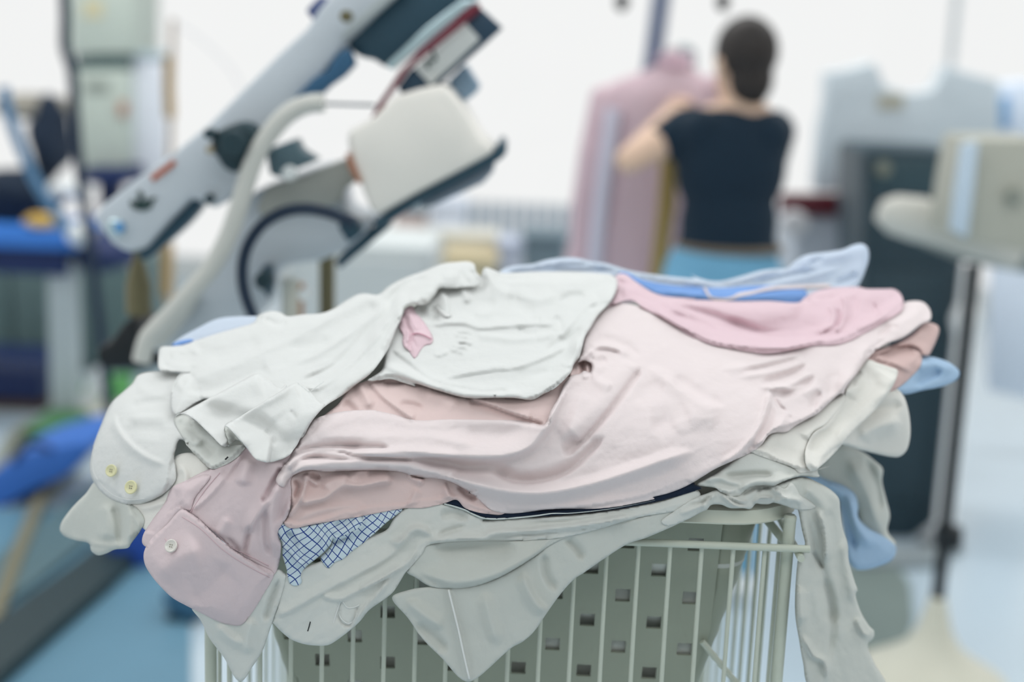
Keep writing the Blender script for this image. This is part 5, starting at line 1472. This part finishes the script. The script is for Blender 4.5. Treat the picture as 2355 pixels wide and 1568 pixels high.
discf('dial', 2030, 388, DY - 0.01, 17, 0.02, mat('dial_khaki', (124, 128, 116), 0.5), dc)
slabpx('lower_door', 2000, 620, 2190, 1150, DY - 0.008, 0.012, mat('dark_teal_enamel2', (48, 68, 78), 0.45), dc, 0.004)
sb = empty('sleeve_board', 'cream padded sleeve board jutting in from the right edge', 'board')
tube('padded_arm', [at(x, y, 3.65) for x, y in ((2024, 484), (2052, 492), (2110, 504), (2180, 524), (2260, 556), (2340, 584))], [0.030, 0.050, 0.058, 0.056, 0.050, 0.046], mat('grey_cream_padding', (214, 212, 204), 0.9), sb, 18)
prism('board_tray', [(2030, 510), (2110, 560), (2200, 598), (2290, 616), (2420, 640), (2420, 600), (2300, 560), (2140, 520)], 3.63, 0.12, mat('grey_tray', (140, 148, 146), 0.5), sb, 0.006)
hb = empty('control_box', 'beige control box with a blue-white side at the right edge', 'box')
prism('box_body', [(2236, 320), (2420, 320), (2420, 590), (2200, 552), (2214, 440)], 3.3, 0.24, mat('beige_enamel', (178, 178, 166), 0.5), hb, 0.01)
prism('box_side', [(2216, 330), (2252, 326), (2240, 440), (2226, 548), (2190, 530), (2200, 440)], 3.27, 0.03, mat('pale_blue_plate', (196, 212, 226), 0.4), hb, 0.004)
discf('box_button', 2330, 450, 3.295, 18, 0.015, mat('grey_button', (142, 146, 136), 0.5), hb)
bl2 = empty('ironing_cover', 'pale blue cover hanging far right beyond the control box', 'cover')
prism('cover_cloth', [(2290, 190), (2420, 180), (2420, 340), (2280, 330)], 5.6, 0.06, mat('pale_lilac_cloth', (222, 232, 246), 0.8), bl2, 0.02)
prism('blue_patch', [(2296, 222), (2324, 220), (2322, 296), (2292, 296)], 5.59, 0.03, mat('sky_blue_patch', (126, 168, 208), 0.7), bl2, 0.004)
prism('cover_fall', [(2282, 590), (2420, 600), (2420, 930), (2276, 900)], 5.6, 0.05, mat('pale_lilac_cloth2', (226, 236, 249), 0.8), bl2, 0.02)
bs_ = empty('machine_stand', 'slim black stand rod on a flared cream foot at the right', 'stand')
fp = on_floor(2118, 1570)
SY = fp.y
pt = at(2256, 610, SY)
tube('rod', [Vector((fp.x + .02, SY, pt.z)), Vector((fp.x + .02, SY, 0.8)), Vector((fp.x + .02, SY, 0.2))], 0.017, M_BLACK, bs_, 14)
lathe('clamp', [(0.018, -0.03), (0.034, -0.025), (0.036, 0.0), (0.034, 0.025), (0.018, 0.03)], M_BLACK, bs_, Matrix.Translation((fp.x + .03, SY, at(2216, 1235, SY).z)), 18)
lathe('foot_cone', [(0.20, 0.0), (0.195, 0.02), (0.13, 0.06), (0.075, 0.10), (0.045, 0.15), (0.026, 0.22), (0.022, 0.24)], mat('cream_casting', (214, 212, 196), 0.45), bs_, Matrix.Translation((fp.x + .02, SY, 0)), 40)
cp = empty('bright_gap', 'white upright standing in for the bright gap between the dark cabinet and the black rod', 'post')  # brightness seen through the gap, given an added white shape
WY = on_floor(2178, 1085).y - 0.9
w0 = at(2222, 735, WY)
tube('gap_tube', [(w0.x, WY, at(2236, 610, WY).z), (w0.x, WY, w0.z), (w0.x, WY, 0.02)], 0.034, mat('bright_gap_white', (252, 253, 252), 0.25, vary=0.0, coat=0.5), cp, 18)
lathe('gap_lobe', [(0.006, -0.066), (0.036, -0.05), (0.05, 0), (0.036, 0.05), (0.006, 0.066)], mat('bright_gap_white', (252, 253, 252), 0.25, vary=0.0, coat=0.5), cp, Matrix.Translation(w0), 24)
lathe('gap_foot', [(0.07, 0.0), (0.07, 0.02), (0.03, 0.03)], M_STEEL, cp, Matrix.Translation((w0.x, WY, 0)), 20)
cd2 = empty('shadow_patch', 'grey-green sheet as floor shadow, with a grey bar, behind the long white drape', 'mat')
flat('shadow_sheet', [(1900, 1300), (2060, 1292), (2092, 1340), (2100, 1420), (2080, 1484), (1900, 1500)], 0.012, mat('shadow_grey_green', (122, 136, 132), 0.7), cd2)  # shadow on the floor laid down as a thin grey-green sheet
flat('floor_bar', [(1980, 1262), (2180, 1250), (2184, 1286), (1980, 1296)], 0.03, mat('floor_bar_grey', (150, 160, 164), 0.6), cd2)  # grey bar lying on the floor
# hanging rail clips at the very top
for (x, lab_) in ((1430, 'black hanging clip at the top edge above the pink shirt'), (1662, 'black hanging clip at the top edge above the person')):
    e = empty('hanging_clip', lab_, 'clip')
    p = at(x, 4, 4.4)
    tube('hook', [p + Vector((0, 0, 0.45)), p + Vector((0, 0, 0.05)), p], 0.004, M_BLACK, e, 8)
    blob('jaw', p, (0.022, 0.015, 0.028), M_BLACK, e, 2, 0.1)

# ------------------------------------------------------------------ the person and the pink shirt on its form
def sphere(bm, c, s, sub=3, rot=None):
    r = bmesh.ops.create_icosphere(bm, subdivisions=sub, radius=1)
    bmesh.ops.scale(bm, vec=s if isinstance(s, (tuple, list)) else (s, s, s), verts=r['verts'])
    if rot is not None:
        bmesh.ops.transform(bm, matrix=rot, verts=r['verts'])
    bmesh.ops.translate(bm, vec=c, verts=r['verts'])
def limb(bm, pts, rads, n=6):
    P = [Vector(p) for p in pts]
    for i in range(len(P) - 1):
        L = (P[i + 1] - P[i]).length
        k = max(2, int(L / (min(rads[i], rads[i + 1]) * 0.45)))
        for j in range(k + 1):
            t = j / k
            sphere(bm, P[i].lerp(P[i + 1], t), rads[i] * (1 - t) + rads[i + 1] * t, 2)
def remeshed(name, bm, m, voxel, parent=None, smooth=4, cuts=()):
    me = bpy.data.meshes.new(name)
    bm.to_mesh(me); bm.free()
    o = bpy.data.objects.new(name, me)
    COL.objects.link(o)
    r = o.modifiers.new('r', 'REMESH'); r.mode = 'VOXEL'; r.voxel_size = voxel
    s = o.modifiers.new('s', 'SMOOTH'); s.factor, s.iterations = 0.5, smooth
    dg = bpy.context.evaluated_depsgraph_get()
    me2 = bpy.data.meshes.new_from_object(o.evaluated_get(dg))
    o.modifiers.clear()
    o.data = me2
    me2.name = name
    bpy.data.meshes.remove(me)
    if cuts:
        b = bmesh.new(); b.from_mesh(me2)
        for co, no in cuts:
            bmesh.ops.bisect_plane(b, geom=b.verts[:] + b.edges[:] + b.faces[:], plane_co=co, plane_no=no, clear_outer=True)
        b.to_mesh(me2); b.free()
    me2.materials.clear(); me2.materials.append(m)
    me2.polygons.foreach_set('use_smooth', [True] * len(me2.polygons))
    if parent is not None:
        o.parent = parent
    return o
YP = 4.0
M_SKIN = mat('skin', (226, 192, 168), 0.5, vary=0.03)
M_HAIR = mat('dark_brown_hair', (42, 36, 34), 0.55, vary=0.2, vscale=60, bump=0.4, bscale=120)
M_TEE = cloth_mat('dark_navy_jersey', (30, 46, 60))
M_JEANS = mat('light_blue_denim', (112, 168, 200), 0.8, vary=0.08, vscale=30, bump=0.2, bscale=200)
person = empty('person', 'person in navy top and light blue jeans, back turned, reaching for the hung pink shirt', 'person')
V = Vector
sc = mmpx(YP)
head = at(1708, 142, YP)
fd = V((-0.45, 0.89, 0)).normalized()      # where the face looks
sd_ = V((fd.y, -fd.x, 0))
neck = at(1713, 232, YP)
shL, shR = at(1578, 300, YP + 0.02), at(1776, 305, YP + 0.02)
elL, wrL = at(1446, 368, YP - 0.04), at(1540, 262, YP + 0.22)
elR, wrR = at(1760, 420, YP + 0.26), at(1610, 285, YP + 0.38)
chest, waist, hips = at(1680, 390, YP), at(1675, 515, YP), at(1662, 640, YP)
def hand(bm, w, d, up, side):
    d = d.normalized(); up = (up - d * up.dot(d)).normalized(); s = d.cross(up) * side
    for k in range(4):
        b = w + d * 0.035 + s * (0.024 - 0.016 * k)
        sphere(bm, w + d * 0.045 + s * (0.018 - 0.012 * k), (0.016, 0.016, 0.016), 2)
        L = (0.066, 0.078, 0.074, 0.058)[k]
        t = b + d * 0.05
        m1 = t + d * L * 0.5 - up * 0.008
        limb(bm, [t, m1, m1 + d * L * 0.28 - up * 0.022, m1 + d * L * 0.30 - up * 0.042], [0.0095, 0.0085, 0.0078, 0.007])
    t0 = w + d * 0.025 + s * 0.028
    limb(bm, [t0, t0 + d * 0.03 + s * 0.022 - up * 0.006, t0 + d * 0.055 + s * 0.022 - up * 0.018], [0.011, 0.0095, 0.008])
bm = bmesh.new()
sphere(bm, head + V((0, 0, 0.012)), (0.074, 0.092, 0.098), 3, Matrix.Rotation(math.atan2(fd.y, fd.x) - math.pi / 2, 4, 'Z'))
sphere(bm, head + fd * 0.028 - V((0, 0, 0.055)), (0.056, 0.062, 0.062), 3)
sphere(bm, head + fd * 0.045 - V((0, 0, 0.098)), (0.030, 0.03, 0.022), 2)                 # chin
sphere(bm, head + fd * 0.096 - V((0, 0, 0.022)), (0.012, 0.016, 0.022), 2)                 # nose
sphere(bm, head + fd * 0.083 - V((0, 0, 0.064)), (0.022, 0.012, 0.009), 2)                 # mouth
for s in (-1, 1):
    sphere(bm, head + fd * 0.076 + sd_ * s * 0.03 + V((0, 0, 0.005)), 0.012, 2)             # eyes
    sphere(bm, head + sd_ * s * 0.078 - V((0, 0, 0.018)), (0.011, 0.02, 0.032), 2)          # ears
limb(bm, [head - V((0, 0, 0.06)) - fd * 0.02, neck - V((0, 0, 0.03))], [0.053, 0.060])
limb(bm, [neck - V((0, 0, 0.04)), shL], [0.062, 0.055]); limb(bm, [neck - V((0, 0, 0.04)), shR], [0.062, 0.055])
sphere(bm, chest, (0.145, 0.105, 0.17)); sphere(bm, waist, (0.125, 0.10, 0.16)); sphere(bm, hips, (0.160, 0.125, 0.14))
limb(bm, [shL, elL], [0.052, 0.040]); limb(bm, [elL, wrL], [0.039, 0.026])
limb(bm, [shR, elR], [0.052, 0.040]); limb(bm, [elR, wrR], [0.039, 0.026])
hand(bm, wrL, wrL - elL, V((0, -0.4, 1)), 1); hand(bm, wrR, wrR - elR, V((0, -0.4, 1)), -1)
legs = []
for s in (-1, 1):
    h0 = hips + V((s * 0.085, 0, -0.04)); kn = V((hips.x + s * 0.10, YP + 0.01, 0.48)); an = V((hips.x + s * 0.11, YP + 0.0, 0.085))
    legs.append((h0, kn, an))
    limb(bm, [h0, kn], [0.092, 0.058]); limb(bm, [kn, an], [0.056, 0.036])
    limb(bm, [an - V((0, 0.02, 0.045)), an + V((-0.03, 0.15, -0.055))], [0.036, 0.026])
body_o = remeshed('body', bm, M_SKIN, 0.0075, person, 3)
bm = bmesh.new()
sphere(bm, head + V((0, 0, 0.03)) - fd * 0.016, (0.083, 0.098, 0.098), 3, Matrix.Rotation(math.atan2(fd.y, fd.x) - math.pi / 2, 4, 'Z'))
sphere(bm, head - V((0, 0, 0.045)) - fd * 0.046, (0.062, 0.055, 0.075), 3)
sphere(bm, head - V((0, 0, 0.090)) - fd * 0.05, (0.044, 0.03, 0.03), 2)
remeshed('hair', bm, M_HAIR, 0.007, person, 3, [(head + fd * 0.062, fd)])
bm = bmesh.new()
sphere(bm, chest + V((0, 0, 0.01)), (0.158, 0.12, 0.178)); sphere(bm, waist, (0.140, 0.115, 0.17)); sphere(bm, waist - V((0, 0, 0.09)), (0.148, 0.120, 0.16))
limb(bm, [neck - V((0, 0, 0.065)), shL], [0.066, 0.066]); limb(bm, [neck - V((0, 0, 0.065)), shR], [0.066, 0.066])
limb(bm, [shL, shL.lerp(elL, 0.28)], [0.068, 0.060]); limb(bm, [shR, shR.lerp(elR, 0.45)], [0.068, 0.060])
limb(bm, [chest + V((-0.09, -.03, .1)), shL + V((0.02, 0, -0.05))], [0.07, 0.06]); limb(bm, [chest + V((0.09, -.03, .1)), shR + V((-0.02, 0, -0.05))], [0.07, 0.06])
hem = at(1675, 568, YP)
remeshed('top', bm, M_TEE, 0.009, person, 4, [(hem, V((0, 0, -1))), (neck - V((0, 0, 0.022)), V((0, 0, 1)))])
bm = bmesh.new()
sphere(bm, hips, (0.172, 0.138, 0.15)); sphere(bm, hips + V((0, 0, 0.06)), (0.150, 0.118, 0.10))
for h0, kn, an in legs:
    limb(bm, [h0, kn], [0.102, 0.070]); limb(bm, [kn, an + V((0, 0, 0.02))], [0.068, 0.052])
    for s in (0,):
        sphere(bm, h0 + V((0, -0.03, 0.0)), (0.095, 0.10, 0.10))
jb = at(1670, 566, YP)
remeshed('jeans', bm, M_JEANS, 0.010, person, 3, [(jb, V((0, 0, 1))), (V((0, 0, 0.07)), V((0, 0, -1)))])
lp = rounded = []
bm = bmesh.new()
n = 28
ring = [V((hips.x + 0.01 + 0.146 * math.cos(2 * math.pi * k / n), YP + 0.117 * math.sin(2 * math.pi * k / n), jb.z)) for k in range(n + 1)]
bm_tube(bm, ring, 0.010, 8, False)
from_bm('belt', bm, mat('tan_belt', (120, 104, 84), 0.5), person, True)
for s, (h0, kn, an) in zip((-1, 1), legs):
    bm = bmesh.new()
    limb(bm, [an - V((0, 0.035, 0.04)), an + V((-0.03, 0.16, -0.05))], [0.045, 0.036])
    remeshed('shoe', bm, M_WHITEP, 0.009, person, 3, [(V((0, 0, 0.001)), V((0, 0, -1)))])

# pink shirt on the form
fs = empty('hanging_shirt', 'long pale pink shirt hung on a grey form, being dressed by the person', 'shirt')
SYY = 4.42
def shirt_loft():
    rows = [(112, 1548, 12), (140, 1552, 26), (166, 1545, 62), (196, 1518, 112), (230, 1508, 138), (300, 1494, 130), (380, 1470, 118), (480, 1450, 115), (560, 1432, 118), (640, 1418, 122), (760, 1405, 125), (900, 1400, 128)]
    bm = bmesh.new()
    R = []
    n = 48
    for r, (y, x, hw) in enumerate(rows):
        c = at(x, y, SYY)
        w = hw * mmpx(SYY)
        ring = []
        for k in range(n):
            a = 2 * math.pi * k / n
            f = 1 + 0.05 * min(1, r / 5) * math.sin(7 * a + r * 0.35) + 0.025 * math.sin(13 * a + r)
            ring.append(bm.verts.new(c + V((w * f * math.cos(a), 0.55 * w * f * math.sin(a), 0))))
        R.append(ring)
    for i in range(len(R) - 1):
        for k in range(n):
            bm.faces.new((R[i][k], R[i][(k + 1) % n], R[i + 1][(k + 1) % n], R[i + 1][k]))
    return from_bm('shirt_body', bm, cloth_mat('hung_pink_cotton', (226, 200, 208), 0.15), fs, True)
sb_ = shirt_loft()
bm = bmesh.new()
limb(bm, [at(1640, 215, SYY), at(1650, 330, SYY + 0.03), at(1640, 440, SYY + 0.04)], [0.06, 0.05, 0.042])
remeshed('sleeve', bm, cloth_mat('hung_pink_cotton', (226, 200, 208), 0.15), 0.008, fs, 3)
bm = bmesh.new()
limb(bm, [at(1385, 225, SYY), at(1366, 350, SYY - 0.03), at(1345, 470, SYY - 0.04), at(1335, 610, SYY - 0.04)], [0.04, 0.05, 0.045, 0.042])
remeshed('sleeve', bm, cloth_mat('hung_pink_cotton', (226, 200, 208), 0.15), 0.008, fs, 3)
tube('placket', [at(x, y, SYY - 0.10) for x, y in ((1412, 250), (1400, 330), (1388, 420), (1376, 520), (1366, 640), (1352, 880))], 0.024, cloth_mat('hung_lilac_highlight', (228, 224, 238), 0.15), fs, 10, 4)  # lilac strip puts the highlight on the shirt's left half into colour
bm = bmesh.new()
cc = at(1550, 140, SYY)
ring = [cc + V((0.045 * math.cos(2 * math.pi * k / 20), 0.04 * math.sin(2 * math.pi * k / 20), 0.01 * math.cos(4 * math.pi * k / 20))) for k in range(21)]
bm_tube(bm, ring, 0.014, 8, False)
from_bm('collar', bm, cloth_mat('hung_rose_cotton', (226, 196, 210), 0.15), fs, True)
fo = empty('form_post', 'grey-violet post of the dressing form leaning above the pink shirt', 'post')
tube('gap_tube', [at(1528, -60, SYY), at(1512, 60, SYY), at(1500, 150, SYY + 0.02), at(1470, 260, SYY + 0.1)], 0.030, mat('violet_grey_enamel', (132, 140, 162), 0.45), fo, 16)
lathe('form_cap', [(0.03, -0.06), (0.038, -0.05), (0.04, 0.0), (0.034, 0.03), (0.012, 0.045)], mat('cap_grey', (140, 152, 156), 0.45), fo, Matrix.Translation(at(1572, 136, SYY + 0.06)), 20)
b0 = at(1470, 260, SYY + 0.1); tube('post_leg', [b0, V((b0.x + .02, SYY + 0.1, 0.0))], 0.022, mat('violet_grey_enamel', (132, 140, 162), 0.45), fo, 12)
oc = empty('ochre_cloth', 'ochre cloth panel hanging between the pink shirt and the person', 'cloth')
prism('cloth_panel', [(1526, 300), (1556, 330), (1556, 470), (1540, 560), (1535, 700), (1486, 700), (1500, 600), (1514, 480)], SYY - 0.22, 0.04, cloth_mat('ochre_cotton', (172, 148, 92)), oc, 0.015)
tube('hanger_bar', [at(1510, 304, SYY - 0.2), at(1560, 318, SYY - 0.2)], 0.008, M_BROWN, oc, 8)
